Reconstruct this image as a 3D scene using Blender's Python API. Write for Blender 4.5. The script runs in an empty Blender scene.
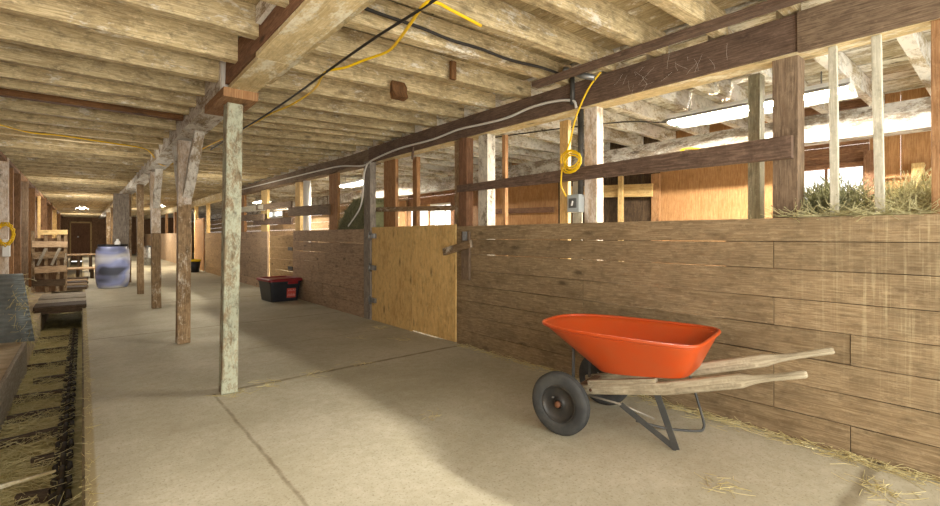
import bpy, bmesh, math, random
from mathutils import Vector, Matrix, noise
R = random.Random(7)
sc = bpy.context.scene
COL = sc.collection
V = Vector

# ------------------------------------------------------------------ materials
def lin(c):
    return tuple((x/12.92 if x <= .04045 else ((x+.055)/1.055)**2.4) for x in (v/255. for v in c)) + (1.,)

class NT:
    def __init__(s, name):
        s.m = bpy.data.materials.new(name); s.m.use_nodes = True
        s.t = s.m.node_tree; s.b = s.t.nodes['Principled BSDF']
    def n(s, typ, **kw):
        nd = s.t.nodes.new(typ)
        for k, v in kw.items(): setattr(nd, k, v)
        return nd
    def l(s, a, b): s.t.links.new(a, b)
    def val(s, sock, v):
        if hasattr(v, 'links') or isinstance(v, bpy.types.NodeSocket): s.l(v, sock)
        else: sock.default_value = v
    def math(s, op, a, b=0., clamp=False):
        nd = s.n('ShaderNodeMath', operation=op, use_clamp=clamp)
        s.val(nd.inputs[0], a); s.val(nd.inputs[1], b); return nd.outputs[0]
    def mix(s, f, a, b, typ='MIX'):
        nd = s.n('ShaderNodeMix', data_type='RGBA', blend_type=typ)
        s.val(nd.inputs['Factor'], f); s.val(nd.inputs[6], a); s.val(nd.inputs[7], b); return nd.outputs[2]
    def noise(s, vec, scale, detail=4., rough=.6, dist=0.):
        nd = s.n('ShaderNodeTexNoise'); s.l(vec, nd.inputs['Vector'])
        nd.inputs['Scale'].default_value = scale; nd.inputs['Detail'].default_value = detail
        nd.inputs['Roughness'].default_value = rough; nd.inputs['Distortion'].default_value = dist
        return nd.outputs['Fac']
    def ramp(s, f, a, b, c0=(0,0,0,1), c1=(1,1,1,1)):
        nd = s.n('ShaderNodeValToRGB'); s.l(f, nd.inputs[0])
        e = nd.color_ramp.elements; e[0].position = a; e[1].position = b; e[0].color = c0; e[1].color = c1
        return nd.outputs['Color']
    def mapv(s, vec, scale):
        nd = s.n('ShaderNodeMapping'); s.l(vec, nd.inputs['Vector']); nd.inputs['Scale'].default_value = scale
        return nd.outputs[0]
    def bump(s, h, strength=.4, dist=.01):
        nd = s.n('ShaderNodeBump'); nd.inputs['Strength'].default_value = strength; nd.inputs['Distance'].default_value = dist
        s.l(h, nd.inputs['Height']); s.l(nd.outputs[0], s.b.inputs['Normal'])

def wood(name, dark, mid, light, stain=(70, 55, 40), stain_amt=.5, white=None, white_amt=.0, white_scale=2.5, var=.25, rough=.8, knots=True, streaks=None, mott=.5):
    m = NT(name)
    uv = m.n('ShaderNodeUVMap').outputs[0]
    at = m.n('ShaderNodeAttribute', attribute_name='rnd'); rnd = at.outputs['Fac']
    off = m.n('ShaderNodeCombineXYZ'); m.l(m.math('MULTIPLY', rnd, 37.3), off.inputs[0]); m.l(m.math('MULTIPLY', rnd, 91.7), off.inputs[1])
    m.l(m.math('MULTIPLY', rnd, 13.1), off.inputs[2])
    va = m.n('ShaderNodeVectorMath', operation='ADD'); m.l(uv, va.inputs[0]); m.l(off.outputs[0], va.inputs[1]); vec = va.outputs[0]
    g = m.noise(m.mapv(vec, (1.6, 26, 1)), 1.5, 6, .65, .6)
    g2 = m.noise(m.mapv(vec, (5, 90, 1)), 1.5, 3, .6)
    c = m.mix(m.ramp(g, .3, .7), lin(dark), lin(mid))
    c = m.mix(m.ramp(g2, .42, .72), c, lin(light))
    st = m.noise(m.mapv(vec, (1.3, 3.0, 1)), 1.4, 5, .65, .3)
    c = m.mix(m.math('MULTIPLY', m.ramp(st, .5, .75), stain_amt), c, lin(stain))
    if knots:
        vo = m.n('ShaderNodeTexVoronoi'); m.l(m.mapv(vec, (2.0, 5.0, 1)), vo.inputs['Vector']); vo.inputs['Scale'].default_value = 1.
        k = m.ramp(vo.outputs['Distance'], .05, .16, (1, 1, 1, 1), (0, 0, 0, 1))
        c = m.mix(m.math('MULTIPLY', k, .75), c, lin(tuple(x*.5 for x in dark)))
    if white:
        w = m.noise(m.mapv(vec, (1.0, 2.2, 1)), white_scale, 7, .7, .4)
        w2 = m.noise(m.mapv(vec, (6, 14, 1)), white_scale*1.6, 5, .7)
        wsum = m.math('ADD', m.math('MULTIPLY', w, .7), m.math('MULTIPLY', w2, .3))
        wf = m.ramp(wsum, .62-white_amt*.32, .68-white_amt*.28)
        c = m.mix(wf, c, lin(white))
    if streaks:
        # runs of dried splashes down the boards near the end of the wall
        geo = m.n('ShaderNodeNewGeometry').outputs['Position']
        sx = m.n('ShaderNodeSeparateXYZ'); m.l(geo, sx.inputs[0])
        dn = m.noise(m.mapv(geo, (0, 42, 1.1)), 1., 5, .7)
        dn2 = m.noise(m.mapv(geo, (0, 9, 5)), 1., 3, .6)
        mask = m.ramp(sx.outputs[1], .1, 1.5, (1, 1, 1, 1), (0, 0, 0, 1))
        zz = m.ramp(sx.outputs[2], .25, .75)
        f = m.math('MULTIPLY', m.math('MULTIPLY', m.ramp(dn, .5, .64), m.ramp(dn2, .3, .6)), m.math('MULTIPLY', mask, zz))
        c = m.mix(m.math('MULTIPLY', f, .85), c, lin(streaks))
        gr = m.noise(m.mapv(geo, (1, 1.6, 2.5)), 1.2, 4, .6)
        c = m.mix(m.math('MULTIPLY', m.ramp(gr, .45, .7), .45), c, lin((92, 78, 58)))
    mo = m.noise(m.mapv(vec, (7, 11, 1)), 1.6, 8, .75, .2)
    c = m.mix(m.math('MULTIPLY', m.ramp(mo, .48, .7), mott), c, lin(tuple(x*.62 for x in dark)))
    mo2 = m.noise(m.mapv(vec, (9, 17, 1)), 2.1, 6, .75, .2)
    c = m.mix(m.math('MULTIPLY', m.ramp(mo2, .54, .72), mott*.8), c, lin(tuple(min(255, x*1.12+8) for x in light)))
    b = m.math('ADD', 1. - var/2, m.math('MULTIPLY', rnd, var))
    cc = m.n('ShaderNodeCombineColor'); [m.l(b, cc.inputs[i]) for i in range(3)]
    c = m.mix(1., c, cc.outputs[0], 'MULTIPLY')
    m.l(c, m.b.inputs['Base Color']); m.b.inputs['Roughness'].default_value = rough
    m.b.inputs['Specular IOR Level'].default_value = .25
    m.bump(m.math('ADD', g, m.math('MULTIPLY', g2, .5)), .55, .006)
    return m.m

def plain(name, col, rough=.6, metal=0., nscale=0., col2=None, lo=.4, hi=.65, spec=.4, bump=0., coat=0.):
    m = NT(name)
    m.b.inputs['Roughness'].default_value = rough; m.b.inputs['Metallic'].default_value = metal
    m.b.inputs['Specular IOR Level'].default_value = spec
    m.b.inputs['Coat Weight'].default_value = coat
    if nscale:
        tc = m.n('ShaderNodeTexCoord').outputs['Object']
        f = m.noise(tc, nscale, 6, .65)
        m.l(m.mix(m.ramp(f, lo, hi), lin(col), lin(col2 or tuple(x*.7 for x in col))), m.b.inputs['Base Color'])
        if bump: m.bump(f, bump, .01)
    else: m.b.inputs['Base Color'].default_value = lin(col)
    return m.m

def emit(name, col, s):
    m = NT(name); m.b.inputs['Base Color'].default_value = lin((240, 240, 240))
    m.b.inputs['Emission Color'].default_value = lin(col); m.b.inputs['Emission Strength'].default_value = s
    return m.m

WHITE = (222, 216, 200)
M = {}
M['joist'] = wood('rough_joist_wood', (156, 136, 98), (198, 178, 134), (222, 204, 164), (120, 98, 64), .75, WHITE, .2, var=.24, mott=.75)
M['joist_white'] = wood('whitewashed_joist_wood', (146, 132, 104), (178, 166, 136), (204, 192, 166), (118, 102, 76), .5, (222, 220, 212), .55, var=.2)
M['joist_brown'] = wood('brown_joist_wood', (92, 62, 36), (112, 78, 46), (136, 98, 62), (66, 46, 28), .5)
M['ceil'] = wood('ceiling_board_wood', (142, 126, 94), (176, 158, 120), (202, 186, 148), (92, 80, 58), .7, WHITE, .2, var=.3)
M['ceil_white'] = wood('whitewashed_ceiling_board', (140, 128, 102), (174, 164, 138), (200, 192, 170), (104, 90, 68), .6, (222, 220, 212), .5, var=.25)
M['beam_white'] = wood('whitewashed_beam_wood', (120, 96, 72), (158, 140, 112), (190, 176, 150), (88, 66, 46), .5, (220, 216, 206), .6, 3.)
M['beam_back'] = wood('flaking_back_beam', (104, 92, 78), (136, 124, 108), (160, 150, 134), (80, 68, 54), .5, (186, 184, 178), .5, 3., mott=.7)
M['beam_cream'] = wood('pale_beam_plank', (186, 166, 122), (208, 188, 142), (222, 206, 164), (150, 122, 82), .4, (228, 222, 198), .35)
M['beam_brown'] = wood('brown_beam_wood', (98, 68, 48), (128, 92, 68), (152, 116, 88), (74, 52, 36), .5, (214, 200, 180), .02)
M['dark_beam'] = wood('dark_stained_beam', (84, 66, 54), (108, 88, 74), (130, 108, 92), (66, 52, 42), .5, var=.15)
M['grey_beam'] = wood('greyed_beam_wood', (98, 80, 64), (128, 108, 88), (152, 132, 108), (70, 54, 42), .5)
M['partition'] = wood('stall_plank_wood', (126, 106, 78), (150, 128, 97), (170, 150, 118), (98, 82, 60), .6, var=.2, streaks=(214, 200, 160))
M['partition2'] = wood('worn_plank_wood_lightened', (132, 108, 84), (160, 134, 108), (182, 158, 130), (102, 84, 66), .6, (200, 184, 156), -.02, var=.28)  # same wood as partition, colour lightened in place of light on it
M['gate'] = wood('pale_gate_wood', (146, 116, 78), (174, 142, 98), (194, 164, 120), (112, 88, 60), .5, var=.2)
M['ply'] = wood('door_plywood', (196, 156, 92), (220, 184, 118), (232, 202, 142), (160, 112, 56), .55, var=.12, knots=True)
M['ply_orange'] = wood('orange_plywood', (152, 110, 68), (174, 130, 84), (192, 150, 104), (128, 90, 56), .4, var=.2, knots=False, mott=.3)
M['stud_orange'] = wood('orange_stud_wood', (136, 98, 64), (164, 122, 82), (184, 146, 106), (106, 74, 48), .4, var=.2)
M['stud_cream'] = wood('cream_stud_wood', (196, 160, 100), (218, 184, 124), (232, 206, 152), (160, 124, 74), .3, var=.2)
M['post_peel'] = wood('peeling_painted_post', (120, 106, 80), (150, 136, 108), (168, 156, 130), (124, 88, 58), .6, (178, 182, 160), .56, 6.0, knots=False, mott=.8)
M['post_peel2'] = wood('flaking_white_post', (84, 72, 56), (120, 106, 86), (150, 136, 112), (60, 50, 40), .5, (222, 216, 200), .72, 4.5, knots=False)
M['post_brown'] = wood('scuffed_brown_post', (116, 92, 64), (148, 122, 90), (172, 148, 116), (92, 70, 48), .5, (206, 194, 174), .25, 3.2, mott=.7)
M['post_white'] = wood('pale_whitewashed_post', (176, 152, 126), (202, 180, 154), (220, 204, 182), (142, 118, 94), .4, (228, 218, 206), .5, 3.4)
M['post_grey'] = wood('grey_weathered_post', (104, 96, 86), (138, 128, 116), (164, 154, 142), (80, 70, 60), .5, (176, 174, 168), .1, 4.)
M['slat_pale'] = wood('pale_grey_slat', (184, 178, 156), (206, 202, 182), (220, 216, 200), (160, 152, 130), .4, var=.1, knots=False)
M['lichen'] = wood('mossy_grey_post', (116, 112, 92), (142, 138, 116), (164, 160, 138), (94, 92, 72), .5, (182, 184, 160), .2, 5., knots=False)
M['barrow_wood'] = wood('weathered_handle_wood', (140, 129, 106), (172, 160, 136), (194, 184, 160), (118, 105, 84), .4, var=.12, knots=False)
M['grey_wood'] = wood('weathered_grey_wood', (124, 114, 98), (156, 146, 128), (180, 170, 152), (98, 88, 74), .5)
M['dark_wood'] = wood('dark_brown_wood', (58, 46, 34), (80, 64, 48), (104, 86, 66), (42, 32, 24), .5)
M['wall_brown'] = wood('brown_wall_board', (112, 84, 58), (142, 108, 78), (166, 132, 100), (80, 60, 42), .6, var=.35)
M['wall_red'] = wood('reddish_brown_board', (112, 78, 56), (138, 100, 74), (160, 124, 94), (84, 60, 44), .5, var=.25)
M['wall_pale'] = wood('pale_plank_wall', (166, 136, 104), (194, 164, 130), (214, 188, 154), (134, 106, 78), .4, var=.25)
M['orange'] = plain('dusty_orange_paint', (192, 72, 20), .4, 0, 3.2, (178, 84, 42), .4, .75, .5)
M['rubber'] = plain('dusty_black_rubber', (56, 57, 57), .8, 0, 9, (78, 78, 75), .4, .7, .3)
M['rim'] = plain('dark_wheel_rim', (52, 52, 52), .45, .3, 8, (74, 70, 64))
M['rust'] = plain('rusty_hub', (124, 84, 58), .7, .2, 20, (86, 58, 42))
M['blackmetal'] = plain('black_painted_steel', (66, 68, 68), .55, .1, 10, (84, 82, 78))
M['steel'] = plain('dull_galvanised_steel', (150, 152, 152), .4, .7, 12, (112, 112, 110))
M['bare_steel'] = plain('bare_steel_rod', (150, 144, 132), .5, .5)
M['pipe_dark'] = plain('dark_grey_conduit', (84, 82, 78), .5, .3, 14, (60, 58, 54))
M['cable_white'] = plain('white_cable_sheath', (214, 212, 204), .5)
M['cable_black'] = plain('black_cable_sheath', (40, 36, 32), .5)
M['cable_yellow'] = plain('yellow_cord_sheath', (232, 190, 20), .45)
M['yellow'] = plain('yellow_plastic', (236, 204, 40), .45)
M['box_grey'] = plain('grey_electrical_box', (176, 184, 186), .45, .1)
M['box_face'] = plain('dark_switch_face', (96, 98, 98), .5)
M['white_plastic'] = plain('white_plastic', (232, 232, 228), .45)
M['black_plastic'] = plain('black_plastic', (30, 32, 38), .42, 0, 6, (40, 42, 48))
M['red_plastic'] = plain('dark_red_plastic', (126, 24, 30), .4)
M['red_label'] = plain('faded_red_label', (190, 76, 64), .6)
M['pale_label'] = plain('pale_label_print', (216, 176, 164), .6)
M['chain'] = plain('dirty_chain_iron', (46, 38, 28), .8, .2, 14, (72, 60, 40))
M['frame_white'] = plain('white_window_frame', (220, 216, 206), .6)
M['fixture'] = plain('white_fixture_body', (216, 216, 212), .5)
M['sheet'] = plain('grey_corrugated_sheet', (138, 144, 142), .5, .35, 5, (106, 110, 106), .35, .7)
M['web'] = plain('dusty_cobweb', (216, 212, 202), .9)
M['shield_wing'] = plain('grey_fixture_shield', (120, 120, 116), .5)
M['tube'] = emit('lit_fluorescent_tube', (255, 246, 230), 480.)
M['tube_far'] = emit('lit_far_fluorescent_tube', (255, 240, 214), 260.)

def hay_mat(name, a, b, c):
    m = NT(name); at = m.n('ShaderNodeAttribute', attribute_name='rnd')
    tc = m.n('ShaderNodeTexCoord').outputs['Object']
    f = m.noise(tc, 14., 6, .7)
    col = m.mix(m.ramp(f, .35, .65), lin(a), lin(b))
    col = m.mix(m.math('MULTIPLY', at.outputs['Fac'], .8), col, lin(c))
    m.l(col, m.b.inputs['Base Color']); m.b.inputs['Roughness'].default_value = .85
    m.bump(f, .8, .02)
    return m.m
M['hay'] = hay_mat('dry_hay', (150, 142, 96), (180, 172, 122), (218, 212, 170))
M['hay_green'] = hay_mat('green_hay', (104, 108, 78), (132, 134, 98), (178, 174, 134))
M['straw'] = hay_mat('straw_litter', (176, 160, 104), (206, 190, 130), (232, 220, 170))
M['gutter_bed'] = hay_mat('trampled_straw', (150, 134, 80), (204, 188, 124), (222, 208, 150))

def concrete():
    m = NT('worn_concrete'); P = m.n('ShaderNodeNewGeometry').outputs['Position']
    n1 = m.noise(P, 1.1, 6, .6, .3); n2 = m.noise(P, 16., 5, .7); n3 = m.noise(P, 70., 3, .6)
    c = m.mix(m.ramp(n1, .3, .7), lin((168, 162, 140)), lin((198, 193, 174)))
    c = m.mix(m.math('MULTIPLY', m.ramp(n2, .35, .7), .45), c, lin((150, 140, 112)))
    c = m.mix(m.math('MULTIPLY', m.ramp(n3, .55, .7), .5), c, lin((112, 100, 74)))
    s = m.n('ShaderNodeSeparateXYZ'); m.l(P, s.inputs[0]); X, Y = s.outputs[0], s.outputs[1]
    wob = m.math('MULTIPLY', m.math('SUBTRACT', m.noise(P, 3., 5, .7), .5), .05)
    dirt = m.ramp(m.noise(P, 7., 4, .6), .3, .6)
    def seam(coord, pos, w, lo=None, hi=None, other=None, k=.75):
        nonlocal c
        d = m.math('ABSOLUTE', m.math('SUBTRACT', m.math('ADD', coord, wob), pos))
        f = m.math('MULTIPLY', m.ramp(d, w*.3, w, (1, 1, 1, 1), (0, 0, 0, 1)), m.math('ADD', .45, m.math('MULTIPLY', dirt, .55)))
        if lo is not None:
            f = m.math('MULTIPLY', f, m.math('MULTIPLY', m.math('GREATER_THAN', other, lo), m.math('LESS_THAN', other, hi)))
        c = m.mix(m.math('MULTIPLY', f, k), c, lin((98, 84, 54)))
    seam(Y, 4.12, .035, .85, 3.4, X)
    seam(X, .80, .016, -2., 4.1, Y, .6)
    seam(Y, 7.2, .022, 0., 3.4, X); seam(Y, 10.3, .03, 0., 3.4, X); seam(Y, .52, .05, 2.4, 3.5, X, .6)
    seam(Y, 5.5, .012, 1.4, 3.4, X, .5)
    # straw dust worked into the slab edge, the wall foot and the sunk corner; toward the wall its shade is painted in too
    e = m.ramp(X, .05, .062, (1, 1, 1, 1), (0, 0, 0, 1))
    c = m.mix(m.math('MULTIPLY', e, .6), c, lin((150, 130, 74)))
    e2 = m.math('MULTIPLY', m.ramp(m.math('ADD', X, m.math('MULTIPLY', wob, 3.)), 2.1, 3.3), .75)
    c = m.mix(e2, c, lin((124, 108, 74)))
    blot = m.ramp(m.noise(P, .8, 5, .6), .52, .72)
    c = m.mix(m.math('MULTIPLY', blot, .28), c, lin((120, 106, 74)))
    m.l(c, m.b.inputs['Base Color']); m.b.inputs['Roughness'].default_value = .8; m.b.inputs['Specular IOR Level'].default_value = .3
    m.bump(m.math('ADD', n2, m.math('MULTIPLY', n3, .6)), .35, .008)
    return m.m
M['concrete'] = concrete()
M['dirt'] = plain('packed_dirt', (204, 188, 158), .9, 0, 5, (168, 150, 120), bump=.5)
M['gutter_wall'] = plain('dirty_gutter_concrete', (112, 98, 66), .9, 0, 7, (70, 58, 38), bump=.4)
def barrel_mat():
    m = NT('patchy_blue_barrel_plastic'); tc = m.n('ShaderNodeTexCoord').outputs['Object']
    n = m.noise(m.mapv(tc, (.9, .9, 2.0)), 1.5, 1, .4, .3)  # dark, blue and white patches from noise
    c = m.mix(m.ramp(n, .34, .46), lin((84, 88, 104)), lin((150, 160, 206)))
    c = m.mix(m.ramp(n, .5, .62), c, lin((222, 224, 230)))
    m.l(c, m.b.inputs['Base Color']); m.b.inputs['Roughness'].default_value = .35
    return m.m
M['barrel'] = barrel_mat()
def glass():
    m = NT('dusty_window_glass'); t = m.t
    out = t.nodes['Material Output']
    tr = m.n('ShaderNodeBsdfTransparent'); tr.inputs[0].default_value = (.94, .96, .98, 1)
    gl = m.n('ShaderNodeBsdfGlossy'); gl.inputs['Roughness'].default_value = .08
    mx = m.n('ShaderNodeMixShader'); mx.inputs[0].default_value = .07
    m.l(tr.outputs[0], mx.inputs[1]); m.l(gl.outputs[0], mx.inputs[2]); m.l(mx.outputs[0], out.inputs[0])
    return m.m
M['glass'] = glass()

# ------------------------------------------------------------------ mesh helpers
ORI = {}
class MB:
    def __init__(s):
        s.bm = bmesh.new(); s.uv = s.bm.loops.layers.uv.new('UVMap'); s.rn = s.bm.loops.layers.float_color.new('rnd')
    def face(s, vs, uvs=None, r=.5, smooth=False):
        try: f = s.bm.faces.new(vs)
        except ValueError: return
        f.smooth = smooth
        for i, l in enumerate(f.loops):
            l[s.uv].uv = uvs[i] if uvs else (l.vert.co.x + l.vert.co.y, l.vert.co.z)
            l[s.rn] = (r, r, r, 1)
        return f
    def stick(s, p0, p1, w, t, up=(0, 0, 1), segs=1, jit=0., w1=None, t1=None, r=None):
        """a sawn timber from p0 to p1: w wide across, t thick along up"""
        p0, p1 = V(p0), V(p1); d = (p1-p0); L = d.length; d.normalize()
        up = V(up); a = d.cross(up)
        if a.length < 1e-4: a = d.cross(V((1, 0, 0)))
        a.normalize(); b = a.cross(d).normalized()
        if r is None: r = R.random()
        w1 = w if w1 is None else w1; t1 = t if t1 is None else t1
        rings = []
        for i in range(segs+1):
            f = i/segs; c = p0.lerp(p1, f); ww, tt = w+(w1-w)*f, t+(t1-t)*f
            j = (lambda: R.uniform(-jit, jit)) if jit else (lambda: 0.)
            rings.append([s.bm.verts.new(c + a*(sx*ww/2+j()) + b*(sy*tt/2+j())) for sx, sy in ((-1, -1), (1, -1), (1, 1), (-1, 1))])
        acc = [0, w, w+t, 2*w+t, 2*(w+t)]
        for i in range(segs):
            u0, u1 = L*i/segs, L*(i+1)/segs
            for k in range(4):
                q = (k+1) % 4
                s.face([rings[i][k], rings[i][q], rings[i+1][q], rings[i+1][k]],
                       [(u0, acc[k]), (u0, acc[k+1]), (u1, acc[k+1]), (u1, acc[k])], r)
        s.face(list(reversed(rings[0])), [(0, 0), (0, w), (.02, w), (.02, 0)], r)
        s.face(rings[-1], [(0, 0), (0, w), (.02, w), (.02, 0)], r)
        return s
    def box(s, lo, hi, axis=None, r=None, segs=1, jit=0.):
        lo, hi = V(lo), V(hi); sz = hi-lo; c = (lo+hi)/2
        if axis is None: axis = max(range(3), key=lambda i: sz[i])
        p0, p1 = c.copy(), c.copy(); p0[axis] = lo[axis]; p1[axis] = hi[axis]
        upa = {0: 2, 1: 2, 2: 1}[axis]; oth = 3-axis-upa
        up = V((0, 0, 0)); up[upa] = 1
        return s.stick(p0, p1, sz[oth], sz[upa], up, segs, jit, r=r)
    def tube(s, pts, rad, n=8, closed=False, r=.5, cap=True, flat=1.):
        pts = [V(p) for p in pts]; m = len(pts); rings = []
        rads = rad if isinstance(rad, (list, tuple)) else [rad]*m
        ref = None; L = 0
        for i, p in enumerate(pts):
            a = pts[(i-1) % m] if (closed or i > 0) else p
            b = pts[(i+1) % m] if (closed or i < m-1) else p
            d = (b-a).normalized()
            if ref is None:
                ref = V((0, 0, 1)) if abs(d.z) < .9 else V((1, 0, 0))
            x = (ref - d*ref.dot(d)).normalized(); y = d.cross(x); ref = x
            rings.append([s.bm.verts.new(p + (x*math.cos(2*math.pi*k/n) + y*math.sin(2*math.pi*k/n)*flat)*rads[i]) for k in range(n)])
        for i in range(m if closed else m-1):
            j = (i+1) % m
            for k in range(n):
                q = (k+1) % n
                s.face([rings[i][k], rings[i][q], rings[j][q], rings[j][k]], [(i*.1, k/n), (i*.1, (k+1)/n), (i*.1+.1, (k+1)/n), (i*.1+.1, k/n)], r, True)
        if cap and not closed:
            s.face(list(reversed(rings[0])), None, r); s.face(rings[-1], None, r)
        return s
    def lathe(s, prof, o=(0, 0, 0), axis=(0, 0, 1), n=32, r=.5, close=False):
        o = V(o); ax = V(axis).normalized(); x = ax.orthogonal().normalized(); y = ax.cross(x)
        rings = []
        for rad, h in prof:
            if rad < 1e-5: rings.append([s.bm.verts.new(o+ax*h)])
            else: rings.append([s.bm.verts.new(o+ax*h+(x*math.cos(2*math.pi*k/n)+y*math.sin(2*math.pi*k/n))*rad) for k in range(n)])
        m = len(rings)
        for i in range(m if close else m-1):
            A, B = rings[i], rings[(i+1) % m]
            for k in range(n):
                q = (k+1) % n
                if len(A) == 1 and len(B) == 1: continue
                if len(A) == 1: s.face([A[0], B[q], B[k]], None, r, True)
                elif len(B) == 1: s.face([A[k], A[q], B[0]], None, r, True)
                else: s.face([A[k], A[q], B[q], B[k]], None, r, True)
        return s
    def loft(s, rings, closed_ends=(True, True), r=.5, smooth=True):
        vv = [[s.bm.verts.new(p) for p in ring] for ring in rings]; n = len(vv[0])
        for i in range(len(vv)-1):
            for k in range(n):
                q = (k+1) % n
                s.face([vv[i][k], vv[i][q], vv[i+1][q], vv[i+1][k]], None, r, smooth)
        if closed_ends[0]: s.face(list(reversed(vv[0])), None, r, smooth)
        if closed_ends[1]: s.face(vv[-1], None, r, smooth)
        return s
    def strand(s, p, d, L, w, bend=.3, n=3, r=None):
        """one blade of hay: a bent three-sided sliver"""
        p = V(p); d = V(d).normalized(); r = R.random() if r is None else r
        pts = [p.copy()]
        for i in range(n):
            d = (d + V((R.uniform(-bend, bend), R.uniform(-bend, bend), R.uniform(-bend, bend)))).normalized()
            pts.append(pts[-1] + d*L/n)
        s.tube(pts, w, 3, r=r, cap=False)
        return s
    def build(s, name, mat, parent=None, bevel=0., local=False, smooth=None, recalc=True):
        bm = s.bm
        if recalc: bmesh.ops.recalc_face_normals(bm, faces=bm.faces[:])
        if local: o0 = V((0, 0, 0))
        elif parent is not None: o0 = ORI[parent.name]
        else:
            xs = [v.co for v in bm.verts]
            lo = V([min(c[i] for c in xs) for i in range(3)]); hi = V([max(c[i] for c in xs) for i in range(3)])
            o0 = V(((lo.x+hi.x)/2, (lo.y+hi.y)/2, lo.z))
        if not local:
            for v in bm.verts: v.co -= o0
        me = bpy.data.meshes.new(name); bm.to_mesh(me); bm.free()
        o = bpy.data.objects.new(name, me); COL.objects.link(o)
        if isinstance(mat, str): mat = M[mat]
        me.materials.append(mat)
        if parent is not None:
            o.parent = parent; ORI[o.name] = ORI[parent.name].copy()
        else:
            o.location = o0; ORI[o.name] = o0
        if bevel:
            b = o.modifiers.new('bevel', 'BEVEL'); b.width = bevel; b.segments = 2; b.limit_method = 'ANGLE'
        return o

def tag(o, label=None, cat=None, group=None, kind=None):
    if label: o['label'] = label
    if cat: o['category'] = cat
    if group: o['group'] = group
    if kind: o['kind'] = kind
    return o
def thing(name, loc, label, cat, group=None, rz=0.):
    o = bpy.data.objects.new(name, None); COL.objects.link(o); o.location = loc; o.rotation_euler = (0, 0, rz)
    o.empty_display_size = .1; ORI[o.name] = V(loc)
    return tag(o, label, cat, group)
def struct(name, mb, mat, label, cat, **k):
    return tag(mb.build(name, mat, **k), label, cat, kind='structure')
def spline(pts, n=6):
    """smooth a polyline (Catmull-Rom)"""
    P = [V(p) for p in pts]; P = [P[0]*2-P[1]] + P + [P[-1]*2-P[-2]]; out = []
    for i in range(1, len(P)-2):
        for k in range(n):
            t = k/n; a, b, c, d = P[i-1:i+3]
            out.append(.5*((2*b) + (c-a)*t + (2*a-5*b+4*c-d)*t*t + (3*b-a-3*c+d)*t**3))
    out.append(P[-2]); return out
ORD = ['', 'first', 'second', 'third', 'fourth', 'fifth', 'sixth', 'seventh', 'eighth', 'ninth', 'tenth', 'eleventh', 'twelfth', 'thirteenth', 'fourteenth', 'fifteenth', 'sixteenth', 'seventeenth', 'eighteenth', 'nineteenth', 'twentieth']

# ------------------------------------------------------------------ setting
YE = 40.; WX = 3.36; GZ = -.36
def slab(x0, x1, y0, y1, z0, z1):
    m = MB(); m.box((x0, y0, z0), (x1, y1, z1), axis=1, r=.5); return m
struct('floor', slab(0, 6.7, -1.6, YE, -.45, 0), 'concrete', 'worn beige concrete walkway and stall floor', 'floor')
struct('floor', slab(-3., -.52, -1.6, YE, -.45, -.02), 'dirt', 'packed dirt floor left of the gutter', 'floor')
bed = MB(); NX, NY = 9, 150; g = []
for j in range(NY+1):
    row = []
    for i in range(NX+1):
        x = -.52+.52*i/NX; y = -1.6+ (14.+1.6)*j/NY
        row.append(bed.bm.verts.new((x, y, GZ + .05*noise.noise(V((x*6, y*5, 0))) + .03*noise.noise(V((x*17, y*15, 3))))))
    g.append(row)
for j in range(NY):
    for i in range(NX): bed.face([g[j][i], g[j][i+1], g[j+1][i+1], g[j+1][i]], None, R.random()*.4, True)
tag(bed.build('gutter_straw_bed', 'gutter_bed'), 'trampled olive straw covering the bottom of the gutter', 'straw', kind='stuff')
struct('floor', slab(-.52, 0., -1.6, YE, -.6, -.44), 'gutter_wall', 'dirty bottom of the gutter channel', 'floor')
struct('trim_1', slab(-.0, .012, -1.6, YE, -.44, .004), 'gutter_wall', 'dirty concrete lip along the gutter edge', 'trim')

# ceiling boards run along the barn
cm = MB(); cw = MB()
for i in range(20):
    x0 = -1.3+i*.24
    if x0 > 3.25: break
    y = -1.7
    while y < YE:
        L = R.uniform(2.6, 4.2); y1 = min(y+L, YE)
        zc = 2.68 if x0 < .9 else 2.745
        cm.box((x0+.004, y, zc+R.uniform(0, .008)), (min(x0+.236, 3.3), y1-.006, zc+.04), axis=1); y = y1
for i in range(14):
    x0 = 3.32+i*.24
    y = -1.7
    while y < YE:
        L = R.uniform(2.6, 4.2); y1 = min(y+L, YE)
        cw.box((x0+.004, y, 2.745+R.uniform(0, .008)), (x0+.236, y1-.006, 2.785), axis=1); y = y1
struct('ceiling', cm, 'ceil', 'dusty board ceiling above the joists of the walkway', 'ceiling')
struct('ceiling', cw, 'ceil_white', 'whitewashed board ceiling above the stalls', 'ceiling')
struct('ceiling', slab(-3.2, 6.9, -1.8, YE+.1, 2.80, 2.86), 'dark_wood', 'dark upper floor above the ceiling boards', 'ceiling')

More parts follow.
